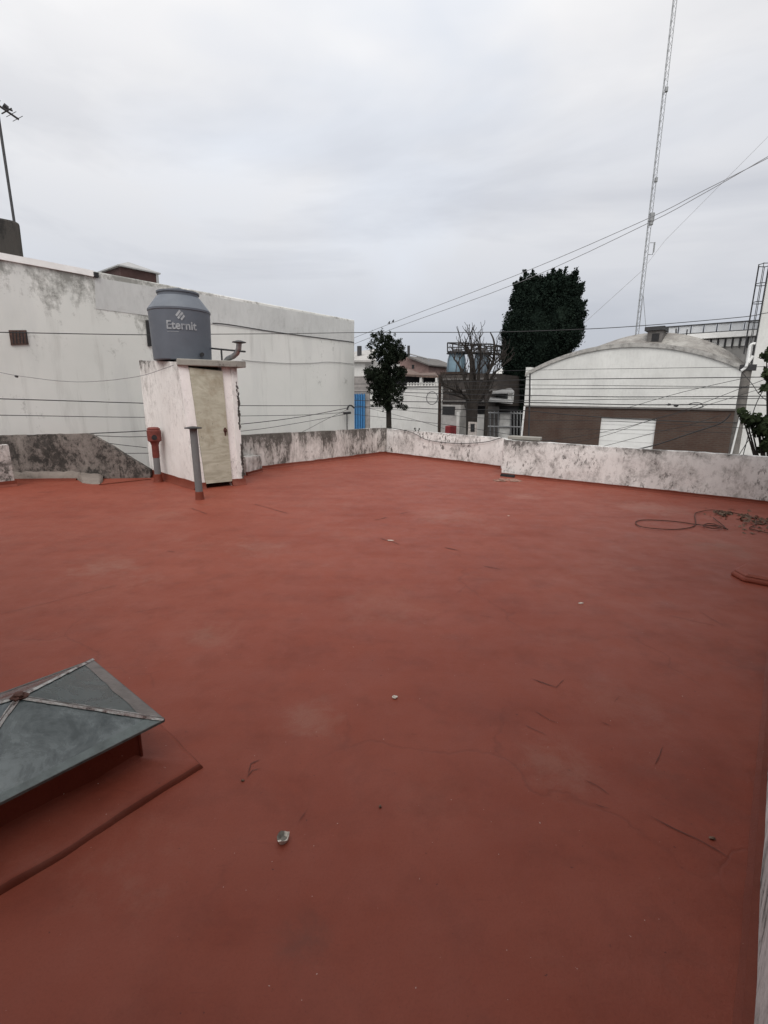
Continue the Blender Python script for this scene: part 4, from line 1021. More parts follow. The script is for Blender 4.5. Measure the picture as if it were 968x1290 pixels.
# tanks
for (x0, x1, ya, yb_, mat_, lab) in ((562.5, 588.5, 446, 469, M_bluetank, 'pale blue water tank on the workshop roof, left of the pair'), (595, 619, 446, 471, M_bluetankd, 'dull blue-grey water tank behind the bare branches, right of the pair')):
    b_ = HB+2.2; cL = onb(x0, 460, b_); cR = onb(x1, 460, b_); c_ = (cL+cR)/2; r_ = (cR-cL).length/2*.80; zb_ = onb((x0+x1)/2, yb_, b_).z; zt_ = onb((x0+x1)/2, ya, b_).z
    e_ = empty('water_tank', Vector((c_.x, c_.y, zb_)), lab, 'water tank', 'pair of blue tanks on the workshop')
    hh = zt_-zb_; mb = MB(); mb.lathe(Vector((c_.x, c_.y, zb_)), [(r_*1.0, 0), (r_*1.02, hh*.15), (r_*.95, hh*.7), (r_*.82, hh*.95), (r_*.8, hh)], 20); mb.build('tank_body', mat_, e_, smooth=True)
    mb = MB(); mb.lathe(Vector((c_.x, c_.y, zt_)), [(r_*1.08, 0), (r_*1.08, .06), (r_*.3, .28), (.1, .3)], 16); mb.build('lid', M_dmetal, e_, smooth=False)
    for k in range(6):
        mb = MB(); a_ = math.pi*2*k/6+.4; pts = [Vector((c_.x+math.cos(a_)*r_*q, c_.y+math.sin(a_)*r_*q, zb_+z_)) for q, z_ in ((1.03, 0), (1.04, hh*.15), (.97, hh*.7), (.84, hh*.95))]
        mb.tube(pts, .035, 5); mb.build('band', M_bluetankd if mat_ == M_bluetank else M_dmetal, e_)
    sb = MB(); ra_, rb_ = ab(c_)[0], ab(c_)[1]; zs_ = onb(600, 473, b_).z
    sb.box(ra_-r_*1.15, ra_+r_*1.15, rb_-r_*1.15, rb_+r_*1.15, zb_-.16, zb_-.01); sb.build('platform', M_wood, e_)
    for sx_ in (-1, 1):
        for sy_ in (-1, 1): sb = MB(); sb.box(ra_+sx_*r_-.07, ra_+sx_*r_+.07, rb_+sy_*r_-.07, rb_+sy_*r_+.07, zs_-.3, zb_-.16); sb.build('stand_leg', M_wood, e_)
def frame(x0, x1, y0, y1, b, label):
    mb = MB(); A_, B_ = onb(x0, y0, b), onb(x1, y0, b); C_, D_ = onb(x0, y1, b), onb(x1, y1, b)
    for dd2 in (0, 1.6):
        o_ = E1*dd2
        mb.tube([A_+o_, B_+o_], .045, 5); mb.tube([A_.lerp(C_, .5)+o_, B_.lerp(D_, .5)+o_], .03, 5); mb.tube([C_+o_, D_+o_], .05, 5)
        for t in (0, .3, .65, 1): mb.tube([A_.lerp(B_, t)+o_, C_.lerp(D_, t)+o_], .04, 5)
    for P_ in (A_, B_, C_, D_): mb.tube([P_, P_+E1*1.6], .04, 5)
    tag(mb.build('guard_rail', M_dmetal), label, 'guard rail', 'rails over the tank pair')
frame(564, 586, 432, 443, HB+1.6, 'thin steel guard rail frame above the pale blue tank')
frame(597, 618.5, 433.5, 444, HB+1.6, 'thin steel guard rail frame above the dull blue-grey tank')
# notice, red box, gate by the bare tree
mb = MB(); rect(mb, 590, 531.5, 600.5, 545, HB-3.1, .06); o = mb.build('notice_board', M_poster); tag(o, 'small pinkish notice board propped at the foot of the bare tree', 'notice board')
mb = MB(); mb.extr([onb(593, 534, HB-3.12), onb(598, 534, HB-3.12), onb(598, 544, HB-3.12), onb(593, 544, HB-3.12)], E1*.015); mb.build('picture', M_slot, o)
mb = MB(); rect(mb, 560.5, 536.5, 567.5, 547, HB-.8, .7); o = mb.build('red_cabinet', M_red, bevel=.05); tag(o, 'red box on the pavement under the workshop window', 'cabinet')
gt2 = empty('white_gate', onb(640, 547, HB), 'pale metal gate and fence between the workshop and the warehouse', 'gate')
mb = MB(); rect(mb, 629, 521, 643, 545, HB+.05, .05); mb.build('panel', plain('pale_gate_sheet', (.46, .46, .45), .7, 0, .3, 3), gt2)
mb = MB(); rect(mb, 612, 512, 628, 545, HB+.3, .05); mb.build('panel', M_dgray, gt2)
mb = MB()
for x in (613, 618, 623, 628, 644, 648, 652, 656): mb.tube([onb(x, 518, HB), onb(x-.2, 549, HB)], .035, 5)
for y_ in (520, 537): mb.tube([onb(612, y_, HB), onb(659, y_+1, HB)], .04, 5)
mb.build('bars', M_metal, gt2)
# far roof glimpsed left of the cypress
fr = empty('distant_house', onb(628, 500, HB+16), 'far house with a small white gable roof left of the cypress', 'house')
mb = MB(); rect(mb, 616, 470.5, 640, 500, HB+16, 5); mb.build('wall', M_dgray, fr)
mb = MB(); mb.extr([onb(620, 470.7, HB+15.8), onb(638, 470.7, HB+15.8), onb(634, 465.5, HB+15.8), onb(630.5, 464.5, HB+15.8)], E1*5); mb.build('roof', M_cap, fr)
fr = empty('distant_house', onb(548, 500, HB+16), 'far low house with grey roof seen between pink house and tank', 'house')
mb = MB(); rect(mb, 538, 471, 566, 500, HB+16, 5); mb.build('wall', M_grayw, fr)
mb = MB(); mb.extr([onb(537, 471, HB+15.7), onb(567, 471, HB+15.7), onb(560, 467, HB+15.7), onb(545, 467.5, HB+15.7)], E1*5); mb.build('roof', M_rooft, fr)
mb = MB(); rect(mb, 552.5, 463, 554.5, 468, HB+16.5, .5, 468); mb.build('chimney', M_dgray, fr)

# ------------------------------------------------------------------ trees
def leaves(mb, c, n_, spread, size, flat=.0):
    for i in range(n_):
        p = c+Vector((random.gauss(0, spread), random.gauss(0, spread), random.gauss(0, spread)))
        u = Vector((random.gauss(0, 1), random.gauss(0, 1), random.gauss(0, 1))).normalized(); v = u.orthogonal().normalized()
        v = Matrix.Rotation(random.random()*6.28, 3, u) @ v; s_ = size*random.uniform(.6, 1.4)
        mb.face([p-v*s_*.45, p+u*s_*.9, p+v*s_*.45, p-u*s_*.9])
def crown(c0, prof, n_clump, per, spread, size, shell=.55, seed=1, holes=.0, wob=.18):
    """foliage of many small leaves; prof: (height, rx, ry, dx) rows; clumps sit mostly near the outside"""
    mb = MB(); hs_ = [p[0] for p in prof]
    def at(z):
        for A_, B_ in zip(prof[:-1], prof[1:]):
            if A_[0] <= z <= B_[0]:
                t = (z-A_[0])/(B_[0]-A_[0]); return [A_[k]+(B_[k]-A_[k])*t for k in range(1, 4)]
        return prof[-1][1:]
    for i in range(n_clump):
        z = random.uniform(hs_[0], hs_[-1]); rx_, ry_, dx = at(z); a = random.random()*6.283
        q = Vector((math.cos(a), math.sin(a), z*.6+seed))
        lob = 1+wob*noise.noise(q*1.6)*2+wob*.5*noise.noise(q*4.)
        rad = (shell+(1-shell)*random.random()**.5) if random.random() < .7 else random.random()
        if holes and noise.noise(Vector((math.cos(a)*1.5, z*.9+seed*3, math.sin(a)*1.5))) > .5-holes: continue
        p = c0+Vector((math.cos(a)*rx_*rad*lob+dx, math.sin(a)*ry_*rad*lob, z))
        leaves(mb, p, per, spread, size)
    return mb
# big cypress behind the warehouse
random.seed(11)
YC = 31.0
def yz(y, Y, x=484): return ony(x, y, Y).z
cx0 = ony(684, 480, YC); cbase = Vector((cx0.x, YC, STREET))
def prow(y, xl, xr, Y, base_):
    L_, R2 = ony(xl, y, Y), ony(xr, y, Y); r_ = (R2.x-L_.x)/2; return (L_.z-base_.z, r_, r_*.95, (L_.x+R2.x)/2-base_.x)
rows = [(600, 655, 690), (540, 645, 690), (506, 642, 690), (480, 638, 698), (468, 634, 704), (455, 630.5, 712), (441, 631, 722), (426, 632, 732), (407, 636, 735), (393, 640, 736), (380, 644, 727), (372, 647, 733), (362, 651, 729), (360, 654, 724), (356, 662, 717)]
prof = [prow(y, l+3, r-3, YC, cbase) for y, l, r in rows]
tree = empty('cypress_tree', cbase, 'huge dense dark cypress rising behind the left end of the warehouse', 'tree')
mb = MB(); mb.tube([cbase, cbase+UP*6], .3, 8, 0, .15); mb.build('trunk', M_bark, tree, smooth=True)
mb = crown(cbase, [(z, rx_*.96, ry_*.96, dx_) for z, rx_, ry_, dx_ in prof], 6500, 18, .13, .07, .78, 2, 0, .10)
# tufts along the shorn top and sides
for i in range(520):
    t = random.random(); k = random.randrange(len(prof)-1); z = prof[k][0]+(prof[k+1][0]-prof[k][0])*t; r_ = prof[k][1]+(prof[k+1][1]-prof[k][1])*t; dx = prof[k][3]+(prof[k+1][3]-prof[k][3])*t
    a = random.random()*6.283; p = cbase+Vector((math.cos(a)*r_*.98+dx, math.sin(a)*r_*.98, z)); d_ = Vector((math.cos(a)*.7, math.sin(a)*.7, .9)).normalized()
    for q in range(4): leaves(mb, p+d_*q*.09, 8, .06, .07)
for i in range(230):
    t = random.random(); k = random.randrange(1, len(prof)-1); z = prof[k][0]+(prof[k+1][0]-prof[k][0])*t; r_ = prof[k][1]+(prof[k+1][1]-prof[k][1])*t; dx = prof[k][3]+(prof[k+1][3]-prof[k][3])*t
    a = random.random()*6.283; p = cbase+Vector((math.cos(a)*r_*.9+dx, math.sin(a)*r_*.9, z)); d_ = Vector((math.cos(a)*.42, math.sin(a)*.42, .95)).normalized(); L_ = random.uniform(.35, .8)
    for q in range(9): leaves(mb, p+d_*L_*q/8, 12, .13*(1-.75*q/8), .075)
top = prof[-1]
for i in range(70):
    a = random.random()*6.283; r_ = math.sqrt(random.random())*top[1]; hh_ = random.randint(2, 6); p = cbase+Vector((math.cos(a)*r_+top[3], math.sin(a)*r_, top[0]-.1))
    for q in range(hh_): leaves(mb, p+UP*(q*.07-.1), 16, .10-.06*q/hh_, .07)
mb.build('crown', M_cyp, tree)
# inner mass of the cypress keeps the light out of its heart
mb = MB(); mb.lathe(cbase, [(max(.1, p[1]*.86), p[0]) for p in prof[2:-1]], 20)
for v in mb.v:
    k = min(range(len(prof)), key=lambda i: abs(prof[i][0]-v.z+STREET)); v.x += prof[k][3]
    v += Vector((noise.noise(v*.9), noise.noise(v*.9+Vector((9, 0, 0))), 0))*.25
mb.build('inner_foliage', M_cyp, tree, smooth=True)
# round conifer on the near pavement
YT = 18.8; tb_ = ony(490, 540, YT); tbase = Vector((tb_.x, YT, STREET))
rows = [(516, 484, 495), (508, 472, 507), (498, 467, 508), (484, 463, 510), (470, 460, 509), (458, 465, 507), (448, 467, 513), (440, 463, 507), (430, 464, 504), (423, 466, 500), (418, 467, 496)]
prof = [prow(y, l+2, r-2, YT, tbase) for y, l, r in rows]
tree = empty('pavement_conifer', tbase, 'dark ragged conifer on a bare trunk beside the pale building', 'tree')
mb = MB(); mb.tube([tbase, tbase+Vector((.05, 0, 2.5)), tbase+Vector((-.02, 0, prof[0][0]+.3)), tbase+Vector((0, 0, prof[5][0]))], .17, 8, 0, .05); mb.build('trunk', M_bark, tree, smooth=True)
random.seed(21); mb = MB()
for (x, y, r) in ((470, 425, 6), (480, 423, 5), (494, 424, 6), (503, 432, 7), (468, 438, 7), (484, 436, 12), (499, 444, 11), (509, 449, 6), (471, 450, 6), (490, 455, 12), (463, 469, 5), (471, 472, 10), (486, 474, 14),
                  (503, 472, 9), (467, 486, 7), (478, 492, 12), (496, 490, 12), (508, 491, 5), (474, 505, 7), (487, 506, 10), (500, 504, 7), (511, 512, 4), (489, 516, 5), (503, 511, 4), (465, 478, 6), (481, 462, 8), (478, 447, 7), (507, 466, 5)):
    for dep in ((0, .45, -.45) if r > 8 else (random.gauss(0, .3),)):
        c_ = ony(x+random.gauss(0, 1), y+random.gauss(0, 1), YT+dep); rm = r*YT/F
        for q in range(int(4+r*r*.42)):
            v = Vector((random.gauss(0, 1), random.gauss(0, 1), random.gauss(0, 1))).normalized()*rm*random.random()**.45
            v *= 1+.35*noise.noise(v*9+c_)
            leaves(mb, c_+v, 16, .03, .036)
mb.build('crown', M_con, tree)
# bare street tree
random.seed(5)
YB = 25.4; bb_ = ony(595, 540, YB); bbase = Vector((bb_.x, YB, STREET))
tree = empty('bare_tree', bbase, 'leafless pollarded tree with many upright branches before the workshop', 'tree')
fork = ony(595, 505, YB)
mb = MB(); mb.tube([bbase, bbase.lerp(fork, .5)+Vector((.03, 0, 0)), fork], .24, 10, 0, .30); mb.build('trunk', M_bark, tree, smooth=True)
mb = MB()
def limb(px, r0, r1, dy=0.):
    P = []
    for i, (x, y) in enumerate(px): P.append(ony(x, y, YB+dy*i/(len(px)-1)))
    sp = smooth_path(P, 4); mb.tube(sp, r0*.72, 7, 0, r1*.7); return sp, r0, r1
def sub(sp, r0, r1, n_, L_, depth=0):
    for i in range(n_):
        k = random.randrange(len(sp)//3, len(sp)); p = sp[k]; rr_ = max(.012, (r0+(r1-r0)*k/len(sp))*.5)
        d_ = (sp[min(k+1, len(sp)-1)]-sp[max(0, k-2)]).normalized()+Vector((random.gauss(0, .7), random.gauss(0, .7), random.uniform(.1, .8)))
        d_.normalize(); pts = [p]; q = p.copy()
        for s_ in range(4):
            d_ = (d_+Vector((random.gauss(0, .22), random.gauss(0, .22), .12))).normalized(); q = q+d_*L_/4*random.uniform(.7, 1.2); pts.append(q.copy())
        mb.tube(pts, rr_, 5, 0, .01)
        if depth < 1: sub(pts, rr_, .01, 3, L_*.55, depth+1)
for px, r0, r1, dy in (([(592, 508), (585, 497), (575, 492), (565, 488), (556, 485)], .16, .05, -.8), ([(594, 507), (588, 488), (583, 470), (577, 458), (572, 452)], .15, .05, .9),
                       ([(595, 506), (593, 485), (594, 463), (592, 448), (587, 438), (581, 432)], .17, .05, -.4), ([(596, 506), (598, 485), (597, 460), (594, 440), (593, 427)], .15, .03, .3),
                       ([(598, 506), (602, 485), (604, 462), (606, 445), (604, 433)], .15, .04, -.6), ([(600, 506), (608, 487), (614, 472), (621, 457), (623, 440), (622, 428), (618, 419)], .17, .04, .5),
                       ([(602, 506), (612, 490), (618, 478), (624, 469), (630, 465)], .14, .04, -.9), ([(594, 506), (582, 500), (572, 497), (566, 496)], .12, .06, .8), ([(604, 506), (612, 496), (616, 486)], .11, .04, .9), ([(613, 471), (620, 462), (628, 454), (631, 450)], .08, .03, .3)):
    sp, a_, b_ = limb(px, r0, r1, dy); sub(sp, a_*.8, b_, 9, .85)
mb.build('crown', M_bark, tree, smooth=True)
# young dark trunk right of it
mb = MB(); A_ = ony(613, 546, YB); A_.z = STREET; mb.tube([A_, ony(613, 520, YB), ony(614, 505, YB), ony(620, 492, YB)], .12, 8, 0, .05); mb.tube([ony(613.5, 512, YB), ony(610, 500, YB), ony(611, 492, YB)], .06, 6, 0, .03)
tag(mb.build('young_tree', M_bark, smooth=True), 'thin leafless dark sapling just right of the pollarded tree', 'tree')
# broadleaf street tree at right edge
random.seed(3)
tb3 = onb(985, 560, 16.0); base3 = Vector((tb3.x, tb3.y, STREET))
tree = empty('street_tree', base3, 'dark broadleaf tree cut by the right edge, in front of the utility pole', 'tree')
mb = MB(); mb.tube([base3, base3+UP*3.2], .15, 8, 0, .09)
def lp(x, y, d_=0.): return onb(x, y, 16.0+d_)
ctr = [(966, 448, 26, .5), (972, 440, 20, .5), (968, 470, 40, .5), (976, 480, 40, .6), (966, 488, 16, .4), (940, 527, 26, .55), (946, 534, 20, .5), (953, 529, 30, .5), (960, 537, 60, .6), (968, 545, 80, .7), (966, 560, 70, .6), (974, 560, 80, .7), (957, 543, 36, .5), (935, 522, 14, .45), (968, 530, 50, .6), (985, 500, 120, 1.), (985, 540, 120, 1.)]
for x, y, n_, s_ in ctr: mb.tube([base3+UP*3.0, base3.lerp(lp(x, y), .5)+UP*1.3, lp(x, y)], .045, 5, 0, .012)
mb.build('trunk', M_bark, tree, smooth=True)
mb = MB()
for x, y, n_, s_ in ctr:
    for q in range(n_):
        c_ = lp(x+random.gauss(0, 4.0)*s_, y+random.gauss(0, 4.6)*s_, random.gauss(0, .35)); leaves(mb, c_, 4, .035, .085)
mb.build('crown', M_leaf, tree)

# weeds on the parapet
def weed(x, y, label, dxs):
    mb = MB(); b_ = onp(x, y, ab(cor)[:2], ab(j1)[:2]); b_ -= side2*.08; b_.z -= .03
    for dx, h_ in dxs:
        t_ = b_+(j1-cor).normalized()*dx+UP*h_; mb.tube([b_, b_.lerp(t_, .6)+UP*.015, t_], .008, 5, 0, .004); leaves(mb, t_, 5, .012, .028); leaves(mb, b_.lerp(t_, .6), 4, .012, .022)
    tag(mb.build('weed_sprout', M_con), label, 'weed', 'weeds on the parapet')
weed(523, 545, 'small forked weed sprouting from the parapet below the white street wall', ((-.09, .13), (.09, .14), (-.03, .05), (.05, .06)))
weed(489, 541, 'tiny weed tuft at the far parapet corner by the conifer trunk', ((-.05, .07), (.02, .06), (-.02, .09)))

# ------------------------------------------------------------------ radio mast
YM = 52.0
mt = ony(852.5, -20, YM); mb0 = ony(803, 415, YM); ax = (mt-mb0).normalized(); foot = mb0-ax*((mb0.z-STREET)/ax.z); tipp = mt+ax*8
mast = empty('radio_mast', foot, 'very tall thin lattice radio mast behind the warehouse', 'radio mast')
mb = MB(); wm = .19; offs = [Vector((math.cos(a), math.sin(a), 0))*wm for a in (R_(80), R_(200), R_(320))]
for o_ in offs: mb.tube([foot+o_, tipp+o_], .026, 5)
mb.build('legs', M_mast, mast)
mb = MB(); Lm = (tipp-foot).length; nst = int(Lm/.55)
for i in range(nst):
    p = foot+ax*(i*.55); q = foot+ax*((i+1)*.55)
    for k in range(3):
        A_, B_ = offs[k], offs[(k+1) % 3]
        mb.tube([p+(A_ if i % 2 else B_), q+(B_ if i % 2 else A_)], .013, 4, cap=False)
mb.build('bracing', M_mast, mast)
def mp(y):
    t = (vz(Vector((mb0.x, mb0.y, 0)), y)-foot.z)/ax.z; return foot+ax*t
for y_, s_ in ((275, 1.), (281, .7), (228, .5), (115, .5)):
    mb = MB(); c_ = mp(y_)+Vector((.05, -.25, 0)); mb.tube([c_-UP*.35*s_, c_+UP*.35*s_], .2*s_+.05, 8); mb.build('antenna', M_mast, mast)
mb = MB(); c_ = mp(314); mb.tube([c_+Vector((.2, -.1, -.5)), c_+Vector((.62, -.1, -.5)), c_+Vector((.68, -.1, .55)), c_+Vector((.25, -.1, .55))], .035, 5); mb.tube([c_+Vector((.68, -.1, -.3)), c_+Vector((.68, -.1, .6))], .07, 6); mb.build('side_antenna', M_mast, mast)
mb = MB(); c_ = mp(371); mb.tube([c_+Vector((.2, 0, 0)), ony(814, 414, YM)], .025, 4); mb.tube([c_+Vector((.1, 0, 0)), ony(805.5, 414, YM)], .02, 4); mb.build('stay', M_mast, mast)
# its long guy rope
mb = MB(); mb.tube([ony(735, 408, YM-8), ony(808, 342, YM-4), ony(838, 303, YM-2), ony(968, 172, YM+2), ony(1040, 100, YM+4)], .018, 4)
tag(mb.build('guy_rope', M_wirel), 'faint guy rope slanting up to the right across the mast', 'guy rope')

# ------------------------------------------------------------------ cables
def cable(px, p0, p1, r, label, group=None, mat=None, name='overhead_cable'):
    mb = MB(); mb.tube(smooth_path([onp(x, y, p0, p1) for x, y in px], 4), r, 5)
    return tag(mb.build(name, mat or M_wire, smooth=True), label, 'cable', group)
ST = ((0, PBk-.25), (1, PBk-.25)); GS = 'cables strung along the street'
def scable(px, r, label, db=0.): cable(px, (0, PBk-.25+db), (1, PBk-.25+db), r*.8, label, GS)
scable([(440, 476), (560, 472), (641, 467), (820, 464), (954, 462), (1050, 460)], .011, 'highest of the level street cables crossing the white warehouse gable')
scable([(440, 484), (554, 482), (662, 478.5), (780, 477), (961, 475), (1050, 473)], .020, 'thick dark street cable second from the top across the white gable', -.1)
scable([(440, 488), (513, 487), (600, 486), (662, 485), (820, 486.3), (963, 487.4), (1050, 488)], .013, 'thin third street cable from the top across the white gable', .08)
scable([(440, 490), (513, 490), (554, 491), (662, 490), (780, 489.6), (963, 487.7), (1050, 486)], .017, 'fourth street cable from the top, meeting the third at the pole', -.05)
scable([(440, 493), (511, 494.5), (638, 498), (662, 498), (780, 500), (963, 499), (1050, 498)], .021, 'thick fifth street cable from the top, in mid gable', .05)
scable([(440, 494.5), (507, 497.5), (553, 502), (662, 504.5), (780, 503), (963, 502), (1050, 501)], .015, 'sixth street cable from the top, close under the thick fifth', -.12)
scable([(440, 504), (513, 506), (662, 507), (750, 509), (820, 510), (905, 509.5), (968, 510.5), (1050, 511)], .024, 'lumpy street cable just above the brick edge of the warehouse', -.02)
scable([(440, 512), (513, 513.6), (555, 515.4), (653, 517), (700, 521), (780, 527), (894, 532), (960, 532), (1050, 531)], .022, 'thick street cable dipping across the dark brick above the white door', .1)
scable([(440, 513), (497, 516), (553, 521.6), (600, 526), (660, 529), (780, 531), (968, 541), (1050, 546)], .013, 'thin street cable low across the brick and the top of the white door', -.08)
scable([(440, 521), (465, 524), (560, 534.6), (653, 549), (700, 556)], .015, 'street cable falling to the right across the white street wall', -.15)
scable([(440, 508), (468, 515), (527, 530), (560, 540)], .012, 'steeply falling thin cable behind the conifer trunk', .12)
scable([(700, 540), (760, 541), (826, 542), (930, 546)], .011, 'lowest faint level cable across the white warehouse door', .14)
GD = 'slanting drop cables before the warehouse'
def dcable(px, r, label, db=0.): cable(px, (0, 20.+db), (1, 20.+db), r*.8, label, GD)
dcable([(790, 514), (800, 511), (860, 494), (935, 477)], .011, 'slanting drop cable rising through the mid gable to the concrete pole')
dcable([(640, 572), (700, 562), (758, 550), (820, 529), (860, 517.5), (934, 489), (968, 476), (1050, 440)], .011, 'long drop cable rising from the white door past the pole', .3)
dcable([(720, 582), (800, 566.5), (831, 559), (870, 546), (908, 533), (921, 521)], .026, 'thick black drop cable slanting across the brick right of the door', -.3)
dcable([(690, 578), (757, 563), (826, 545), (870, 535), (908, 523)], .012, 'thin drop cable slanting low over the white door', .5)
dcable([(660, 560), (757, 545), (830, 527), (885, 512), (968, 487)], .010, 'fine drop cable crossing just above the white door corner', -.5)
for px, r, lb in (([(968, 483), (957, 500), (949, 520), (943, 548), (936, 575)], .014, 'looping service cable hanging right of the pole foot'), ([(936, 470), (948, 484), (960, 500), (990, 520)], .012, 'short cable falling right from the pole bracket'), ([(930, 575), (945, 552), (968, 520), (1000, 500)], .012, 'service cable rising right behind the street tree leaves')):
    cable(px, (0, 21.), (1, 21.), r, lb, 'loose cables at the concrete pole')
# coil of slack hanging near the wooden pole
mb = MB(); c_ = onb(544.5, 501.5, PBk-.4); rc = (onb(551.5, 501.5, PBk-.4)-c_).length
mb.tube([c_+E2*math.cos(a)*rc+UP*math.sin(a)*rc*.95 for a in [i*2*math.pi/28 for i in range(29)]], .022, 5)
tag(mb.build('cable_coil', plain('coil_grey', (.12, .12, .12), .7)), 'ring of slack cable hanging before the white street wall', 'cable coil')
mb = MB(); q_ = onb(878, 509.5, PBk-.3); mb.tube(smooth_path([onb(866, 510, PBk-.3), onb(874, 507.5, PBk-.3), onb(883, 508, PBk-.3), onb(886, 512.5, PBk-.3), onb(880, 513.5, PBk-.3)]), .016, 5); mb.blob(onb(852, 511, PBk-.3), .045, (2, 1, 1), .3, 2); mb.blob(onb(843, 509.5, PBk-.3), .04, (2, 1, 1), .3, 3)
tag(mb.build('cable_splice', M_wire), 'tangled splice on the lumpy cable at the brick edge', 'cable splice')
# two high cables to the upper right
cable([(420, 436), (490, 408.5), (660, 343), (813, 277), (880, 243.5), (968, 199), (1060, 150)], (0, 21.5), (1, 21.5), .012, 'upper of two long cables climbing to the right across the sky', 'pair of rising sky cables', M_wirel)
cable([(420, 444), (497, 413.5), (660, 353.5), (813, 283), (880, 247.5), (968, 197), (1060, 142)], (0, 21.7), (1, 21.7), .012, 'lower of two long cables climbing to the right across the sky', 'pair of rising sky cables', M_wirel)
# long phone line over everything, from the pale wall across the street
cA = (-12.9, ab(ona(446, 419, -12.9))[1])
cable([(-480, 409), (0, 418.6), (183, 421.8), (268, 421), (360, 420.3), (446, 419)], (-12.9, 0), (-12.9, 1), .010, 'level phone line stretched along the upper pale building wall', 'phone lines')
cable([(446, 419), (520, 418.6), (620, 418.5), (735, 414.7), (820, 409.5), (939, 399), (968, 394), (1060, 384)], cA, (-1, 23), .013, 'long phone line from the pale building corner past cypress and hut', 'phone lines')
# lines along the side passage in front of the pale wall
GL = 'lines in the passage before the pale wall'; pl_ = ((-12.6, 0), (-12.6, 1))
for px, r, lb in (([(-420, 492), (0, 502.4), (180, 507.9), (305, 511), (440, 511)], .013, 'upper of two level lines on the pale wall left of the tank room'),
                  ([(-420, 517), (0, 523), (183, 525.7), (306, 524), (390, 522.5), (440, 519)], .010, 'lower of two level lines on the pale wall left of the tank room'),
                  ([(60, 549), (116, 546), (185, 542.6), (307, 534), (380, 525), (440, 513.5)], .014, 'line rising gently from the gable peak to the wall bracket'),
                  ([(60, 548), (119, 548.8), (185, 550), (306, 543), (381, 532), (440, 521)], .010, 'second line starting at the gable peak'),
                  ([(100, 552), (139, 558.7), (185, 564)], .010, 'line dropping from the gable slope to the tank room'),
                  ([(120, 570), (161, 571), (185, 571), (230, 572)], .010, 'lowest short line over the gable slope'),
                  ([(340, 560), (381, 544), (410, 529), (440, 515)], .008, 'faint line rising steeply to the wall bracket')):
    cable(px, (-12.6, 0), (-12.6, 1), r*.8, lb, GL)
# washing line from the tank room to the left
A0_ = ab(Ct-E1*.03)[:2]; A1_ = ab(gz(0, 560) if False else ona(0, 469, -11.2))[:2]
cable([(-300, 405), (-130, 443), (0, 469), (21, 473), (74, 479.8), (119, 480.6), (173.6, 474.4), (205, 465), (219, 460)], A1_, A0_, .0055, 'sagging washing line tied to the top of the tank room', None, M_wirel, 'washing_line')
mb = MB(); c_ = onp(21, 474, A1_, A0_); mb.blob(c_, .028, (1.2, .8, .9), .3, 4, 8, 5); tag(mb.build('clothes_peg', M_dmetal), 'small peg clipped on the sagging washing line', 'peg')
# cable sagging over the far parapet
o0 = ab(cor+side2*.045)[:2]; o1 = ab(j1+side2*.045)[:2]
cable([(489, 538.5), (498, 540), (512, 542.6), (524, 547), (537, 553.7), (555, 557), (579, 558.7), (600, 558), (616, 556), (632, 551.5)], o0, o1, .009, 'dark cable sagging across the face of the far parapet', None, None, 'sagging_cable')

# two birds on the upper rising cable
for i, (x, y) in enumerate(((490.5, 408.2), (495.5, 406.2))):
    p = onb(x, y, 21.5); mb = MB(); d_ = E2
    mb.blob(p+UP*.06, .045, (1.15, .85, 1.1), .05, 1, 10, 7); mb.blob(p+UP*.115+d_*.03, .028, (1, 1, 1), .02, 2, 8, 6)
    mb.tube([p+UP*.115+d_*.05, p+UP*.11+d_*.08], .009, 5, 0, .002); mb.tube([p+UP*.055-d_*.03, p+UP*.01-d_*.11], .018, 5, 0, .009); mb.tube([p, p+UP*.04], .008, 4)
    tag(mb.build('bird', M_black, smooth=True), ('left of two small dark birds perched on the rising cable', 'right of two small dark birds perched on the rising cable')[i], 'bird', 'birds on the cable')

# ------------------------------------------------------------------ light and sky
SUN_EL, SUN_AZ = R_(52), R_(188)       # azimuth clockwise from +Y: behind the viewer
w_ = bpy.data.worlds.new('World'); S.world = w_; w_.use_nodes = True
nt = w_.node_tree; nt.nodes.clear(); n = N(nt)
out = n.node('ShaderNodeOutputWorld'); bg = n.node('ShaderNodeBackground'); nt.links.new(bg.outputs[0], out.inputs[0])
sky = n.node('ShaderNodeTexSky'); sky.sky_type = 'NISHITA'; sky.sun_disc = False; sky.sun_elevation = SUN_EL; sky.sun_rotation = SUN_AZ
d = n.node('ShaderNodeTexCoord').outputs['Generated']; xyz = n.sep(d); el = xyz[2]
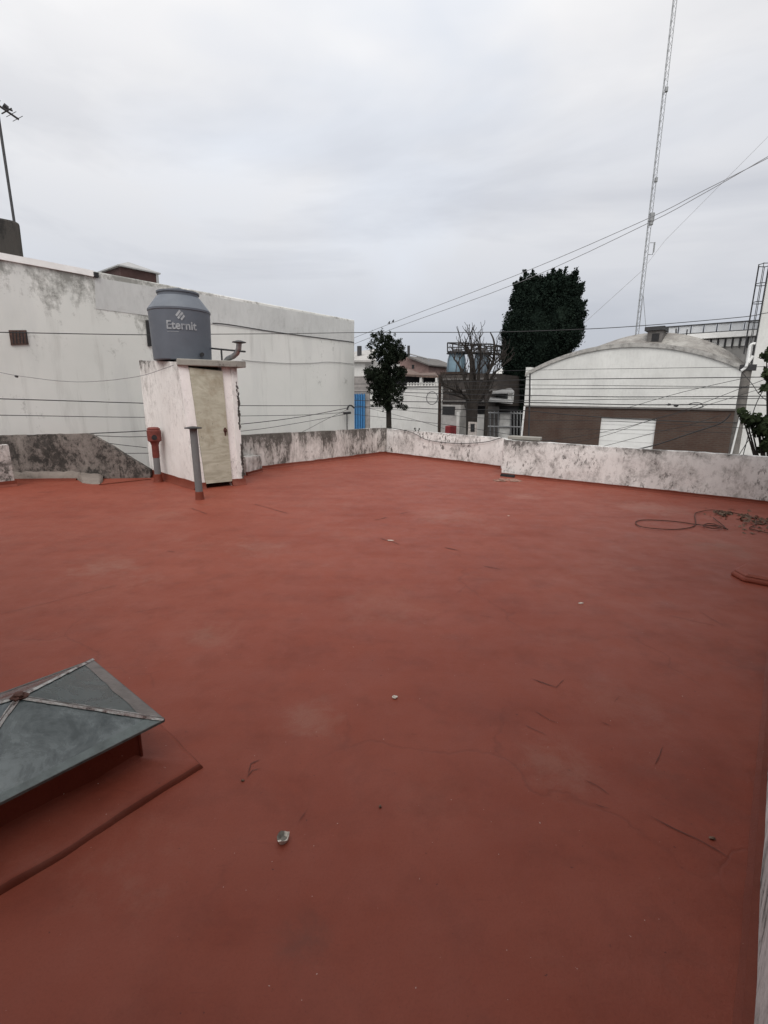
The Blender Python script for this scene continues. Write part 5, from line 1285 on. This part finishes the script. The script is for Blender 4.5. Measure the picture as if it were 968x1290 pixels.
# overcast sheet: brighter overhead and around the veiled sun, softly mottled
cl = n.noise(n.mapping(d, (1, 1, 2.0), (1.3, .4, 0)), 1.7, 4, .5, .3)
cl2 = n.noise(n.mapping(d, (.8, .8, 3.2), (7, 2.3, .6)), 1.9, 5, .55, .5)
sunv = n.node('ShaderNodeVectorMath', operation='DOT_PRODUCT'); n.set(sunv.inputs[0], d); sunv.inputs[1].default_value = (math.sin(SUN_AZ)*math.cos(SUN_EL), math.cos(SUN_AZ)*math.cos(SUN_EL), math.sin(SUN_EL))
K = 10.0
def kc(c): return tuple(v*K for v in c)
base = n.mix(n.ramp(el, .10, .48), kc((.565, .59, .65)), kc((1.05, 1.04, 1.04)))
base = n.mix(n.ramp(el, -.02, .13, 1, 0), base, kc((.60, .615, .645)))
base = n.mix(n.math('MULTIPLY', n.ramp(cl, .42, .60, 0, .75), n.ramp(el, .08, .3)), base, kc((.82, .865, .945)))
base = n.mix(n.math('MULTIPLY', n.ramp(xyz[0], .15, .55, 0, .6), n.ramp(el, .05, .2)), base, kc((.73, .73, .755)))
shade = n.math('MULTIPLY', n.ramp(cl2, .44, .64, 0, .6), n.ramp(el, .25, .55, 1, .15))
base = n.mix(shade, base, kc((.50, .52, .58)))
base = n.mix(n.ramp(sunv.outputs['Value'], .35, 1.0), base, kc((1.75, 1.70, 1.62)))
skyc = n.mix(.93, sky.outputs[0], base)
n.set(bg.inputs['Color'], skyc); bg.inputs['Strength'].default_value = .1
sl = bpy.data.lights.new('sun', 'SUN'); sl.energy = 1.5; sl.angle = R_(35); sl.color = (1, .97, .93)
so = bpy.data.objects.new('sun', sl); COL.objects.link(so)
sd = Vector((math.sin(SUN_AZ)*math.cos(SUN_EL), math.cos(SUN_AZ)*math.cos(SUN_EL), math.sin(SUN_EL)))
so.rotation_euler = sd.to_track_quat('Z', 'Y').to_euler()

S.render.engine = 'CYCLES'
S.view_settings.view_transform = 'Standard'; S.view_settings.look = 'None'; S.view_settings.gamma = 1; S.view_settings.exposure = 0
